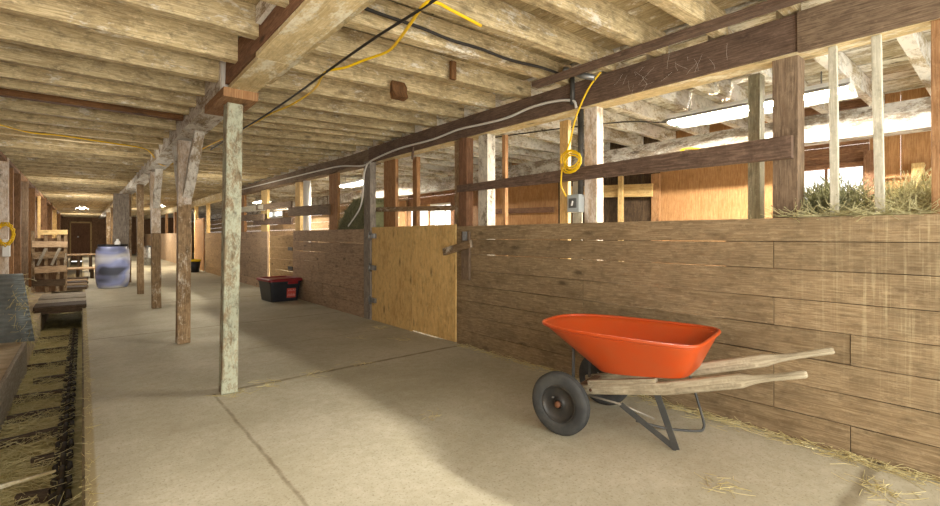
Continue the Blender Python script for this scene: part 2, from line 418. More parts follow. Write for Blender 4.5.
# joists ------------------------------------------------------------
JY = [-1.2, -.7, -.2, .3, .78, 1.2, 1.64, 2.06, 2.5, 3.03, 3.53, 4.04, 4.6, 5.05, 5.4, 5.7, 6.25, 6.8]
while JY[-1] < YE-.6: JY.append(JY[-1] + R.uniform(.46, .56))
JZ = 2.49
def jlabel(run, y):
    if y < 4.08:
        k = len([q for q in JY if y <= q < 4.08]); side = 'this side of'
    else:
        k = len([q for q in JY if 4.08 <= q <= y]); side = 'beyond'
    if k <= 14: return '%s, %s one %s the peeling pale post' % (run, ORD[k], side), None
    return None, True
for y in JY:
    th = R.uniform(.055, .085)
    # left aisle
    mt = 'joist_brown' if abs(y-5.7) < .01 else 'joist'
    m = MB(); z0 = JZ - (.012 if mt == 'joist_brown' else R.uniform(0, .02))
    m.stick((-1.22, y+th/2, (z0+2.675)/2), (.84, y+th/2+R.uniform(-.02, .02), (z0+2.675)/2), th, 2.675-z0, segs=7, jit=.003)
    lb, far = jlabel('rough brown joist over the left aisle' if mt == 'joist_brown' else 'rough dusty joist over the left aisle', y)
    if y <= 4.08 and y < 1.5: lb, far = 'rough dusty joist over the left aisle nearest the camera', False
    if y < 1.5: tag(m.build('ceiling_joist', mt), 'rough dusty joist over the near end of the left aisle, above the picture', 'joist', 'near left joists')
    elif far: tag(m.build('ceiling_joist', mt), 'rough dusty joist over the left aisle, far past the wooden posts', 'joist', 'far left joists')
    else: tag(m.build('ceiling_joist', mt), lb, 'joist', 'left aisle joists')
    # right walkway
    m = MB(); z0 = JZ - R.uniform(0, .025); th = R.uniform(.06, .09)
    y2 = y+.05; d2 = R.uniform(-.04, .04)
    m.stick((1.07, y2+th/2, 2.625+R.uniform(-.01, .01)), (3.36, y2+th/2+d2, 2.685), th, .21, t1=.16, segs=7, jit=.003)
    if y < 1.: tag(m.build('ceiling_joist', 'joist'), 'rough dusty joist over the near end of the walkway, above the picture', 'joist', 'near walkway joists')
    else:
        lb, far = jlabel('rough dusty joist over the walkway', y)
        tag(m.build('ceiling_joist', 'joist'), lb or 'rough dusty joist over the walkway, far past the wooden posts', 'joist', 'far walkway joists' if far else 'walkway joists')
    # stalls
    m = MB(); z0 = JZ - R.uniform(0, .03); th = R.uniform(.06, .09)
    m.stick((3.38, y+.05+th/2+.1, 2.66), (6.48, y+.15+th/2+R.uniform(-.05, .05), 2.66), th, .165, segs=5, jit=.003)
    if y < .2: tag(m.build('ceiling_joist', 'joist_white'), 'whitewashed joist over the near stall, right of the picture', 'joist', 'near stall joists')
    else:
        lb, far = jlabel('whitewashed joist over the stalls', y)
        tag(m.build('ceiling_joist', 'joist_white'), lb or 'whitewashed joist over the stalls, far down the barn', 'joist', 'far stall joists' if far else 'stall joists')

# center beam -------------------------------------------------------
m = MB(); m.stick((.94, 3.98, 2.50), (.96, 13.4, 2.47), .23, .22, segs=16, jit=.006)
tag(m.build('ceiling_beam', 'beam_white'), 'flaking whitewashed beam on the row of posts, from the peeling post onward', 'beam')
t = thing('ceiling_beam', (.95, 1., 2.38), 'brown beam with a pale plank under it, running from the peeling post overhead', 'beam')
m = MB(); m.stick((.95, -1.6, 2.54), (.95, 3.9, 2.52), .22, .22, segs=9, jit=.004); m.build('timber', 'beam_brown', t)
m = MB(); m.stick((.945, -1.6, 2.405), (.945, 3.1, 2.395), .21, .03, segs=5, jit=.003); m.stick((.955, 3.11, 2.395), (.955, 3.95, 2.39), .19, .03)
o = m.build('pale_plank', 'beam_cream', t); o['label'] = 'pale cream plank under the beam'
m = MB(); m.stick((1.085, -1.6, 2.46), (1.085, 3.7, 2.45), .05, .08, segs=5, jit=.003)
o = m.build('pale_strip', 'beam_cream', t)
m = MB(); m.stick((.80, -1.6, 2.62), (.825, 3.0, 2.6), .03, .11, segs=6, jit=.004); m.build('white_board', 'beam_white', t)
m = MB(); m.stick((.94, 3.86, 2.345), (.94, 4.55, 2.345), .25, .07, segs=3, jit=.003)
tag(m.build('bolster_block', M['stud_orange'], bevel=.004), 'orange-brown wooden block between the peeling post and the beam', 'wood block')
m = MB(); m.stick((.95, 13.5, 2.49), (.95, YE, 2.49), .23, .2, segs=10, jit=.006)
tag(m.build('ceiling_beam', 'beam_white'), 'far whitewashed beam running on behind the barrel post', 'beam')

# posts of the middle row -------------------------------------------
m = MB(); m.stick((.895, 4.08, 0), (.938, 4.09, 2.312), .118, .118, up=(0, 1, 0), segs=9, jit=.003)
tag(m.build('support_post', 'post_peel', bevel=.01), 'nearest post, peeling greenish white paint, standing on the concrete', 'post', 'middle row posts')
t = thing('support_post', (.905, 6.3, 0), 'second post of the row, brown below and forking into braces above', 'post', 'middle row posts')
m = MB(); m.stick((.905, 6.3, 0), (.916, 6.3, 1.62), .135, .12, up=(0, 1, 0), segs=6, jit=.004); m.build('shaft', 'post_brown', t, bevel=.008)
m = MB(); m.stick((.916, 6.3, 1.62), (.92, 6.3, 2.36), .135, .12, up=(0, 1, 0), segs=3, jit=.004); o = m.build('shaft_top', 'post_white', t, bevel=.008); o['label'] = 'whitewashed top of the post'
for dy, sx in ((-.62, .02), (.6, -.02)):
    m = MB(); m.stick((.925+sx, 6.3+dy*.06, 1.72), (.95+sx, 6.3+dy, 2.385), .1, .075, up=(0, 1, .3), segs=3, jit=.004)
    o = m.build('brace', 'beam_white', t, bevel=.006)
t = thing('support_post', (.985, 9.65, 0), 'third post of the row, brown with pale braces, behind the forked post', 'post', 'middle row posts')
m = MB(); m.stick((.99, 9.65, 0), (.98, 9.65, 1.3), .135, .12, up=(0, 1, 0), segs=5, jit=.004); m.build('shaft', 'post_brown', t, bevel=.008)
m = MB(); m.stick((.98, 9.65, 1.3), (.97, 9.65, 2.36), .14, .12, up=(0, 1, 0), segs=4, jit=.004); o = m.build('shaft_top', 'post_white', t, bevel=.008); o['label'] = 'whitewashed top of the post'
for dy in (-.55, .5):
    m = MB(); m.stick((.985, 9.65+dy*.06, 1.75), (.97, 9.65+dy, 2.37), .1, .07, up=(0, 1, .3), segs=3, jit=.004); m.build('brace', 'beam_white', t, bevel=.006)
t = thing('support_post', (.96, 12.2, 0), 'slim fourth post of the row, next to the barrel', 'post', 'middle row posts')
m = MB(); m.stick((.965, 12.2, 0), (.96, 12.2, 2.36), .12, .11, up=(0, 1, 0), segs=8, jit=.004); m.build('shaft', 'post_brown', t, bevel=.008)
m = MB(); m.stick((.96, 12.2, 1.85), (.96, 12.7, 2.36), .08, .06, up=(0, 1, .3)); m.build('brace', 'beam_white', t)
t = thing('support_post', (.84, 15.5, 0), 'thick grey boarded post standing right behind the blue barrel', 'post', 'middle row posts')
m = MB(); m.stick((.79, 15.4, 0), (.80, 15.4, 2.38), .34, .06, up=(0, 1, 0), segs=8, jit=.008); m.build('grey_board', 'post_grey', t)
m = MB(); m.stick((.93, 15.54, 0), (.93, 15.54, 2.39), .18, .2, up=(0, 1, 0), segs=8, jit=.005); m.build('shaft', 'post_brown', t)
for i, (x, y) in enumerate(((.95, 19.5), (.95, 23.5), (.95, 28.))):
    m = MB(); m.stick((x, y, 0), (x, y, 2.39), .14, .14, up=(0, 1, 0), segs=5, jit=.004)
    tag(m.build('support_post', 'post_brown'), 'brown post of the far row, hidden behind the barrel post', 'post', 'far row posts')

# right beam --------------------------------------------------------
t = thing('ceiling_beam', (3.42, 3., 2.38), 'dark stained beam over the stall wall, white cable along it', 'beam')
ys = [.86, 1.7, 2.6, 3.6, 4.6, 5.4, 6.3]; zs = [2.482, 2.482, 2.480, 2.478, 2.475, 2.47, 2.46]
for i in range(len(ys)-1): pass
m = MB()
for i in range(len(ys)-1): m.stick((3.315, ys[i], zs[i]), (3.315, ys[i+1], zs[i+1]), .03, .222, r=.4)
m.build('dark_face_board', 'dark_beam', t)
m = MB(); m.stick((3.44, -1.6, 2.475), (3.44, 6.3, 2.475), .2, .2, segs=10, jit=.003); o = m.build('timber', 'beam_cream', t); o['label'] = 'pale underside timber'
m = MB(); m.stick((3.305, -1.6, 2.47), (3.31, .86, 2.475), .05, .235, segs=4, jit=.005); o = m.build('face_board', 'grey_beam', t); o['label'] = 'greyer cracked face board at the near end'
m = MB(); m.stick((3.40, 6.3, 2.45), (3.40, 14., 2.48), .2, .2, segs=12, jit=.008)
tag(m.build('ceiling_beam', 'grey_beam'), 'greyed sagging beam over the far stall wall beyond the plywood door', 'beam')
m = MB(); m.stick((3.40, 14.05, 2.5), (3.40, YE, 2.5), .2, .2, segs=8, jit=.008)
tag(m.build('ceiling_beam', 'beam_cream'), 'pale beam over the last stalls at the far end', 'beam')
m = MB(); m.stick((3.02, -1.4, 2.565), (3.02, 2.72, 2.565), .08, .04, segs=6, jit=.002)
tag(m.build('furring_strip', 'dark_beam'), 'thin dark strip nailed under the joists beside the dark beam', 'wood strip')
m = MB(); m.stick((5.6, -1.5, 2.30), (5.6, 13., 2.30), .22, .25, segs=12, jit=.01)
tag(m.build('ceiling_beam', M['beam_back']), 'whitewashed beam behind the lit tube at the back of the stalls', 'beam')
m = MB(); m.stick((5.6, 13.05, 2.30), (5.6, YE, 2.30), .22, .25, segs=12, jit=.01)
tag(m.build('ceiling_beam', M['beam_back']), 'whitewashed beam continuing over the far stalls', 'beam')

# stall partition ---------------------------------------------------
def planks(y0, y1, zs_list, mat, label, x=WX, th=.035, tilt=.0, joints=None):
    m = MB()
    for i in range(len(zs_list)-1):
        za, zb = zs_list[i], zs_list[i+1]
        y = y0
        while y < y1-.01:
            L = R.uniform(1.3, 2.6); ye = y+L
            if joints:
                nx = [q for q in joints if q > y+.02]; ye = nx[0] if nx else y1
                if i in (5, 7): ye = y1
                elif i in (0, 3) and ye == 1.0: ye = .62 if y < .6 else (2.45 if y < 2.4 else y1)
                elif ye == 2.45 and i not in (1, 4): ye = y1
            if y1-ye < .5: ye = y1
            g = .004
            m.stick((x+R.uniform(-.004, .004), y+g/2, (za+zb)/2), (x+R.uniform(-.004, .004), ye-g/2, (za+zb)/2), th, zb-za-R.uniform(.002, .007), segs=4, jit=.0015)
            y = ye
    return struct('wall_right', m, mat, label, 'stall wall')
zl = [0., .17, .345, .515, .69, .865, 1.045, 1.215, 1.365]
planks(-1.6, 4.22, zl, 'partition', 'plank stall wall behind the orange wheelbarrow', joints=(1.0, 2.45))
planks(6.44, 9.54, [0, .2, .4, .6, .78, .96, 1.14, 1.36], 'partition2', 'worn plank stall wall between the plywood door and the black tote', x=3.31)
planks(11.2, 15.7, [0, .2, .4, .6, .8, 1., 1.18, 1.36], 'partition2', 'dim plank stall wall behind the black tote', x=3.30)
planks(15.85, 18.35, [0, .2, .4, .6, .8, 1., 1.18, 1.35], 'gate', 'pale plank stall wall just right of the yellow-rimmed bin', x=3.32)
m = MB(); y = 21.
while y < 38:
    m.box((3.28, y+.01, 0), (3.32, y+.34, 1.38), axis=2); y += .35
struct('wall_right', m, 'wall_pale', 'pale vertical boards of the farthest stall wall', 'stall wall')
# added backing blocks stall light from leaking through the plank gaps
m = MB(); m.box((3.382, -1.6, 0), (3.39, 1.3, 1.30), axis=1); struct('wall_right', m, 'dark_wood', 'added dark backing that blocks light behind the near stall wall', 'stall wall')

# plywood door
t = thing('door_1', (3.33, 5.33, 0), 'wide plywood stall door with three hinges', 'door'); t['kind'] = 'structure'
m = MB(); m.stick((3.325, 4.33, .69), (3.325, 5.13, .69), .022, 1.34, r=.25); 
m2 = MB()
def sheet(y0, y1, z0, z1, r):
    q = MB(); q.stick((3.325, (y0+y1)/2, z0), (3.325, (y0+y1)/2, z1), y1-y0, .02, up=(1, 0, 0), r=r); return q
m.bm.free(); m2.bm.free()
sheet(4.21, 5.13, .02, 1.385, .7).build('door_panel', 'ply', t)
sheet(5.135, 6.225, .0, 1.38, .1).build('door_panel', 'ply', t)
m = MB(); m.box((3.34, 4.4, .3), (3.38, 6.22, .42), axis=1); m.box((3.34, 4.36, 1.0), (3.38, 6.22, 1.12), axis=1); m.build('batten', 'stud_orange', t)
for z in (1.25, .78, .30):
    m = MB(); m.box((3.284, 6.08, z-.035), (3.312, 6.29, z+.035), axis=1); m.tube([(3.28, 6.23, z-.065), (3.28, 6.23, z+.065)], .014, 8)
    m.build('hinge', 'steel', t)
m = MB(); m.stick((3.30, 4.41, 1.06), (3.30, 3.91, 1.165), .04, .085, r=.3)
tag(m.build('turn_latch', 'post_brown', bevel=.004), 'tilted brown wooden turn button at the plywood door edge', 'latch')
m = MB(); m.stick((3.325, 4.03, .76), (3.325, 4.03, 1.30), .13, .03, up=(1, 0, 0), r=.2)
tag(m.build('latch_board', 'grey_beam'), 'dark upright board on the stall wall behind the turn button', 'board')
m = MB(); m.stick((3.30, 4.02, 1.20), (3.30, 4.02, 1.30), .07, .012, up=(1, 0, 0))
tag(m.build('steel_plate', 'steel'), 'small grey steel plate above the turn button', 'plate')

# gate beyond the tote
t = thing('stall_gate', (3.33, 10.3, 0), 'pale lopsided plank gate behind the black tote', 'gate')
for i, (za, zb) in enumerate(((.02, .25), (.26, .5), (.51, .74), (.75, 1.), (1.01, 1.26))):
    m = MB(); m.stick((3.33, 9.55, (za+zb)/2+.01), (3.33, 11.1, (za+zb)/2+R.uniform(-.02, .02)), .03, zb-za-.008, segs=3, jit=.002); m.build('plank', 'gate', t)
m = MB(); m.box((3.295, 9.6, .55), (3.312, 9.85, .62), axis=1); m.box((3.295, 9.6, .95), (3.312, 9.85, 1.02), axis=1); m.build('hinge', 'blackmetal', t)

# posts over the stall wall  (name, Y, X, width along Y, depth, z0, z1, mat, label, lean)
SP = [(.225, 3.42, .15, .04, 0, 2.375, 'stud_orange', 'wide orange-brown board at the right edge over the stall wall', 0),
      (.50, 3.42, .042, .03, 0, 2.375, 'slat_pale', 'pale grey slat nearest the orange-brown board, over the hay', -.02),
      (.705, 3.42, .042, .03, 0, 2.375, 'slat_pale', 'pale grey slat next to the big dark post, over the hay', -.01),
      (.955, 3.465, .14, .13, 0, 2.375, 'grey_beam', 'big dark post over the stall wall where the rail ends', 0),
      (1.19, 3.62, .075, .1, 0, 2.375, 'lichen', 'mossy grey post just left of the big dark post', 0),
      (2.42, 3.46, .13, .1, 0, 2.375, 'post_white', 'pale whitewashed post beside the grey electrical box', 0),
      (2.60, 3.47, .10, .02, 0, 1.75, 'slat_pale', 'pale board behind the grey electrical box', 0),
      (2.86, 3.62, .1, .05, 0, 2.375, 'stud_cream', 'cream stud behind the yellow cord coil', 0),
      (3.84, 3.47, .15, .12, 0, 2.375, 'post_peel2', 'flaking black and white post over the stall wall near the door', 0),
      (3.70, 3.62, .05, .05, 0, 2.375, 'stud_orange', 'thin orange stud right behind the flaking post', 0),
      (4.12, 3.40, .14, .1, 0, 2.375, 'beam_brown', 'brown post at the latch side of the plywood door', 0),
      (4.27, 3.42, .12, .05, 0, 2.375, 'post_brown', 'narrow worn post behind the latch side of the plywood door', 0),
      (6.335, 3.34, .20, .1, 0, 2.38, 'post_grey', 'grey board post at the hinge side of the plywood door', 0),
      (6.02, 3.52, .34, .05, 0, 2.375, 'stud_orange', 'wide orange-brown plank behind the plywood door with a dark knot', 0),
      (5.55, 3.66, .11, .06, 0, 2.375, 'stud_orange', 'slim orange stud behind the plywood door', 0),
      (7.80, 3.42, .36, .05, 0, 2.38, 'stud_orange', 'wide orange-brown stud left of the green hay', 0),
      (9.58, 3.44, .26, .08, 0, 2.39, 'stud_cream', 'cream stud above the far end of the worn plank wall', 0),
      (11.9, 3.44, .5, .06, 0, 2.39, 'stud_cream', 'wide cream stud above the pale gate', 0),
      (13.9, 3.44, .4, .06, 0, 2.39, 'stud_orange', 'orange stud above the dim plank wall', 0),
      (15.75, 3.44, .3, .08, 0, 2.39, 'post_brown', 'brown stud at the end of the dim plank wall', 0),
      (18.5, 3.42, .22, .1, 0, 2.39, 'stud_cream', 'cream post right behind the yellow-rimmed bin', 0),
      (20.7, 3.42, .3, .1, 0, 2.39, 'stud_cream', 'far cream post left of the yellow-rimmed bin', 0)]
for y, x, w, d, z0, z1, mt, lb, lean in SP:
    m = MB(); m.stick((x, y+lean, z0), (x, y-lean, z1), w, d, up=(1, 0, 0), segs=5, jit=.002)
    tag(m.build('stall_post', mt, bevel=.004), lb, 'post', 'stall wall posts')
m = MB(); m.tube([(3.47, 9.23, 0), (3.47, 9.23, 2.4)], .075, 12)
tag(m.build('white_pipe', 'white_plastic'), 'thick white pipe next to the cream stud over the stall wall', 'pipe')
for i in range(5):
    y = 23.+i*3.; m = MB(); m.stick((3.42, y, 0), (3.42, y, 2.39), .3, .1, up=(1, 0, 0))
    tag(m.build('stall_post', M['stud_orange']), 'orange-brown post above the farthest pale stall boards', 'post', 'farthest stall posts')

# rails -------------------------------------------------------------
m = MB(); m.stick((3.35, 4.2, 1.795), (3.34, .90, 1.80), .04, .075, w1=.045, t1=.14, segs=8, jit=.003, r=.55)
tag(m.build('stall_rail', 'dark_beam'), 'long dark rail above the stall wall from the door to the big dark post', 'rail', 'stall rails')
m = MB(); m.stick((3.47, 4.2, 1.585), (3.47, 6.5, 1.66), .04, .065, segs=4, jit=.002)
tag(m.build('stall_rail', 'post_brown'), 'pale brown rail across the opening above the plywood door', 'rail', 'stall rails')
for (ya, yb, z, h, mt, lb) in ((7.9, 10.0, 1.745, .19, 'grey_beam', 'wide greyed rail between the orange stud and the white pipe'),
                               (9.8, 12.6, 1.59, .15, 'dark_beam', 'dark lower rail above the pale gate'),
                               (9.7, 12.2, 1.93, .13, 'grey_beam', 'greyed upper rail above the pale gate'),
                               (11.6, 13.9, 1.72, .16, 'grey_beam', 'greyed rail above the dim plank wall'),
                               (11.6, 13.9, 1.95, .14, 'slat_pale', 'pale rail above the dim plank wall')):
    m = MB(); xr = 3.37 if ya < 9. or z < 1.6 else 3.325
    m.stick((xr, ya, z-.02), (xr, yb, z+.02), .04, h, segs=4, jit=.003)
    tag(m.build('stall_rail', mt), lb, 'rail', 'stall rails')

# back wall of the stalls -------------------------------------------
BX = 6.5
def vboards(y0, y1, z0, z1, mat, label, w=.2, x=BX, th=.03, horiz=False):
    m = MB()
    if horiz:
        z = z0
        while z < z1-.01:
            ze = min(z+w, z1); m.box((x, y0, z), (x+th, y1, ze-.006), axis=1); z = ze
    else:
        y = y0
        while y < y1-.01:
            ye = min(y+w, y1); m.box((x, y, z0), (x+th, ye-.005, z1), axis=2); y = ye
    return struct('wall_back', m, mat, label, 'back wall')
vboards(-1.6, 1.05, 0, 2.79, 'ply_orange', 'orange plywood back wall at the right edge', 1.2)
vboards(1.05, 1.82, 0, 1.5, 'wall_red', 'brown boards below the bright small window', .2, horiz=True)
vboards(1.05, 1.82, 2.06, 2.79, 'wall_red', 'reddish boards above the bright small window', .2, horiz=True)
vboards(1.82, 3.4, 0, 2.79, 'ply_orange', 'orange plywood back wall behind the long rail', 1.2)
vboards(3.4, 5.3, 0, 2.79, 'dark_wood', 'dark boards in place of the dim opening behind the pale post', .3)  # dark boards stand in for the shade inside an opening
vboards(5.3, 6.95, 0, 2.79, 'ply_orange', 'orange plywood back wall left of the yellow coil', 1.0)
vboards(6.95, 8.25, 0, 2.79, 'wall_brown', 'brown back wall behind the door opening', .2)
vboards(8.25, 10.25, 0, 1.3, 'wall_brown', 'brown boards below the double window', .2, horiz=True)
vboards(8.25, 10.25, 2.02, 2.79, 'wall_red', 'reddish boards above the double window', .2, horiz=True)
vboards(10.25, 20., 0, 2.79, 'wall_pale', 'pale plank back wall of the far stalls', .25, horiz=True)
vboards(20., 22.6, 0, 2.05, 'wall_pale', 'pale planks below the far small windows', .25, horiz=True)
vboards(20., 22.6, 2.5, 2.79, 'wall_pale', 'pale planks above the far small windows', .25, horiz=True)
vboards(22.6, YE, 0, 2.79, 'wall_pale', 'pale plank back wall at the far end', .25, horiz=True)
def window(n, y0, y1, z0, z1, label, mun, mat='frame_white', fw=.05):
    t = thing('window_%d' % n, (BX, (y0+y1)/2, z0), label, 'window'); t['kind'] = 'structure'
    m = MB(); x0, x1 = BX-.03, BX+.07
    m.box((x0, y0, z0), (x1, y0+fw, z1), axis=2); m.box((x0, y1-fw, z0), (x1, y1, z1), axis=2)
    m.box((x0, y0+fw, z0), (x1, y1-fw, z0+fw), axis=1); m.box((x0, y0+fw, z1-fw), (x1, y1-fw, z1), axis=1)
    m.build('window_frame', mat, t)
    for y in mun:
        m = MB(); m.box((BX+.02, y-.012, z0+fw), (BX+.05, y+.012, z1-fw), axis=2); m.build('muntin', mat, t)
    m = MB(); m.box((BX+.03, y0+fw, z0+fw), (BX+.036, y1-fw, z1-fw), axis=1); m.build('pane', 'glass', t)
window(1, 1.05, 1.82, 1.5, 2.06, 'small bright window behind the hay at the right', (1.43,), 'wall_red', .045)
window(2, 8.25, 9.2, 1.3, 2.02, 'bright window right half of the pair behind the door opening', (8.45, 8.68), 'frame_white', .04)
window(3, 9.25, 10.25, 1.3, 2.02, 'bright window left half of the pair behind the door opening', (), 'stud_orange', .05)
window(4, 20., 21.25, 2.05, 2.5, 'tiny far window in the pale back wall, nearer of two', (20.6,), 'frame_white', .06)
window(5, 21.3, 22.6, 2.05, 2.5, 'tiny far window in the pale back wall, farther of two', (22.,), 'frame_white', .06)
# timbers against the back wall
BW = [((6.42, 3.42, 0), (6.42, 3.42, 2.16), .12, .05, 'stud_orange', 'orange stud at the left edge of the plywood behind the long rail'),
      ((6.3, 3.92, 0), (6.3, 3.92, 2.16), .07, .05, 'stud_cream', 'slim cream stud in front of the dark back wall'),
      ((6.42, 1.02, 0), (6.42, 1.02, 2.16), .11, .06, 'wall_red', 'reddish stud at the right side of the bright small window'),
      ((6.42, .66, 0), (6.42, .66, 1.98), .09, .05, 'stud_cream', 'short yellow stud on the plywood at the right edge'),
      ((6.42, 8.23, 0), (6.42, 8.23, 2.16), .14, .06, 'wall_red', 'reddish stud between the brown wall and the double window'),
      ((6.42, 10.35, 0), (6.42, 10.35, 2.16), .3, .06, 'stud_orange', 'wide orange stud left of the double window')]
for p, q, w, d, mt, lb in BW:
    m = MB(); m.stick(p, q, w, d, up=(1, 0, 0), segs=3, jit=.002); tag(m.build('wall_stud', mt), lb, 'stud', 'back wall studs')
m = MB(); m.stick((6.38, 3.45, 1.92), (6.38, 4.95, 2.0), .03, .19, segs=3, jit=.002)
tag(m.build('wall_board', 'stud_cream'), 'pale horizontal board across the dark back wall', 'board')
m = MB(); m.stick((6.44, 5.35, 1.72), (6.44, 6.95, 1.75), .03, .1, segs=3, jit=.002)
tag(m.build('wall_board', 'beam_brown'), 'brown horizontal board across the orange plywood left of the coil', 'board')
m = MB(); m.stick((6.44, -.2, 1.86), (6.44, .98, 1.86), .015, .02)
tag(m.build('wall_batten', 'stud_orange'), 'thin batten on the plywood joint behind the hay', 'batten')
# dividing partition of the far stalls and end walls
vb = MB()
for i in range(22):
    x = -3.1+i*.45; vb.box((x, YE, -.4), (x+.45, YE+.04, 2.79), axis=2)
struct('wall_end', vb, 'wall_brown', 'brown board wall at the far end of the barn', 'wall')
t = thing('door_2', (-.05, YE-.04, 0), 'brown boarded door in the far end wall', 'door'); t['kind'] = 'structure'
m = MB(); m.box((-.55, YE-.05, 0), (.42, YE-.02, 2.1), axis=2); m.build('door_panel', 'wall_red', t)
m = MB(); m.box((-.62, YE-.06, 0), (-.55, YE-.01, 2.2), axis=2); m.box((.42, YE-.06, 0), (.5, YE-.01, 2.2), axis=2); m.box((-.62, YE-.06, 2.1), (.5, YE-.01, 2.2), axis=0); m.build('door_frame', 'stud_cream', t)
m = MB(); m.lathe([(0, 0), (.05, 0), (.05, .03), (0, .04)], (-.2, YE-.05, 1.2), (0, -1, 0), 12); m.build('door_handle', 'white_plastic', t)

# left wall ---------------------------------------------------------
m = MB(); y = -1.6
while y < YE:
    m.box((-1.3, y, -.3), (-1.26, y+.25, 2.7), axis=2); y += .25
struct('wall_left', m, 'wall_brown', 'brown board wall along the left side', 'wall')
LP = [(10.2, .16, 'post_white', 'whitewashed post at the left edge above the grey sheet'), (11.1, .12, 'stud_orange', 'orange-brown left wall post just right of the whitewashed one'),
      (12.1, .16, 'wall_brown', 'broad brown left wall post right of the yellow coil'), (13.7, .15, 'grey_beam', 'greyed left wall post behind the grey sheet'),
      (15.6, .16, 'stud_orange', 'orange-brown left wall post beside the slatted rack'), (18.4, .06, 'stud_cream', 'thin cream left wall post above the slatted rack'),
      (20., .2, 'wall_brown', 'brown left wall post behind the slatted rack'), (23.4, .2, 'wall_brown', 'brown left wall post far behind the slatted rack'),
      (27.5, .2, 'stud_cream', 'cream left wall post near the far door'), (32., .2, 'stud_orange', 'orange-brown left wall post near the far door')]
for y, w, mt, lb in LP:
    m = MB(); m.stick((-.96, y, -.02), (-.96, y, 2.47), w, w*.8, up=(0, 1, 0), segs=5, jit=.003)
    tag(m.build('wall_post', mt), lb, 'post', 'left wall posts')
m = MB(); m.stick((-.96, -1.5, 2.44), (-.96, YE, 2.44), .14, .06, segs=12, jit=.004)
tag(m.build('top_plate', 'wall_brown'), 'long brown timber on top of the left wall posts', 'timber')

# gutter cleaner: chain with paddles ---------------------------------
t = thing('gutter_cleaner', (-.1, 5., GZ), 'dark chain with wooden paddles lying in the straw gutter', 'barn cleaner')
y = 2.3; i = 0
while y < 10.2:
    m = MB(); L, w = .075, .04; pts = []
    for k in range(12):
        a = 2*math.pi*k/12; cx = math.cos(a)*w; cy = math.sin(a)*w + (L*.5 if math.sin(a) > 0 else -L*.5)
        if i % 2: pts.append((-.1, y+cy, GZ+.05+cx*.8))
        else: pts.append((-.1+cx, y+cy, GZ+.05))
    m.tube(pts, .017, 6, True); m.build('link', 'chain', t); y += .115; i += 1
for y, x1, a in ((3.05, -.36, .03), (3.78, -.3, .03), (4.38, -.27, .0), (4.96, -.5, -.04), (5.54, -.49, .0), (6.15, -.5, .05), (6.8, -.4, .03), (7.55, -.5, .02), (8.5, -.5, .0), (9.5, -.5, 0)):
    m = MB(); m.stick((-.15, y, GZ+.045), (x1, y+a, GZ+.042), .04, .07, segs=3, jit=.003); m.build('paddle', 'dark_wood', t)
# straw strands on the gutter bed
m = MB()
for i in range(4200):
    y = 2.2+8.*R.random()**1.3; x = R.uniform(-.5, -.03)
    if x > -.17 and R.random() < .6: continue
    a = R.uniform(0, math.tau)
    m.strand((x, y, GZ+.035+R.random()*.035), (math.cos(a), math.sin(a), R.uniform(-.05, .16)), R.uniform(.06, .2), R.uniform(.001, .0022), .22)
tag(m.build('loose_straw', 'straw', recalc=False), 'loose straw stalks strewn over the gutter bed', 'straw', kind='stuff')
m = MB(); m.stick((-.56, 3.95, GZ+.09), (-.13, 4.03, GZ+.085), .02, .03, up=(0, 0, 1), w1=.012, t1=.012, segs=4, jit=.002)
tag(m.build('dry_stick', 'beam_cream'), 'pale flat stick lying across the gutter straw', 'stick')
m = MB(); m.stick((-.535, 3.0, -.16), (-.505, 7.35, -.15), .035, .36, segs=8, jit=.005)
tag(m.build('curb_plank', 'grey_wood', bevel=.006), 'worn grey plank on edge along the left of the gutter', 'plank')

# platform over the gutter
t = thing('plank_bridge', (-.25, 11.8, -.02), 'low grey plank bridge across the gutter in front of the barrel', 'platform')
for i in range(4):
    y0 = 10.45+i*.62
    m = MB(); m.stick((-.62, y0+.3, .035+R.uniform(-.01, .01)), (.06, y0+.3, .035+R.uniform(-.01, .01)), .6, .06, segs=3, jit=.004); m.build('plank', 'grey_wood' if i else 'dark_wood', t)
m = MB(); m.box((-.6, 10.42, -.05), (.05, 10.46, .06), axis=0); m.build('edge_board', 'dark_wood', t)
for i in range(5):
    m = MB(); yy = 14.42+i*.72
    m.stick((-.6, yy, .03), (.1, yy+R.uniform(-.1, .1), .03), .5, .06, segs=2, jit=.004)
    tag(m.build('gutter_plank', 'dark_wood' if i % 2 == 0 else 'gate'), ['dark board laid over the gutter just past the plank bridge', 'pale board over the gutter, second past the plank bridge', 'dark board over the gutter, third past the plank bridge', 'pale board over the gutter, fourth past the plank bridge', 'dark board over the gutter, farthest past the plank bridge'][i], 'board', 'boards over the gutter')
for (y, z0, h, lb) in ((18.1, 0., .3, 'pale pallet lying left of the barrel, the lower nearer one'), (21., 0., .62, 'pale pallet lying left of the barrel, the farther one')):
    t = thing('pallet', (-.1, y, z0), lb, 'pallet', 'pallets by the barrel')
    for k in range(3):
        m = MB(); m.box((-.45+k*.32, y-.5, z0), (-.37+k*.32, y+.5, z0+h-.03), axis=1); m.build('stringer', 'dark_wood', t)
    for k in range(5):
        m = MB(); m.box((-.46, y-.5+k*.2, z0+h-.03), (.36, y-.34+k*.2, z0+h), axis=0); m.build('deck_board', 'wall_pale', t)

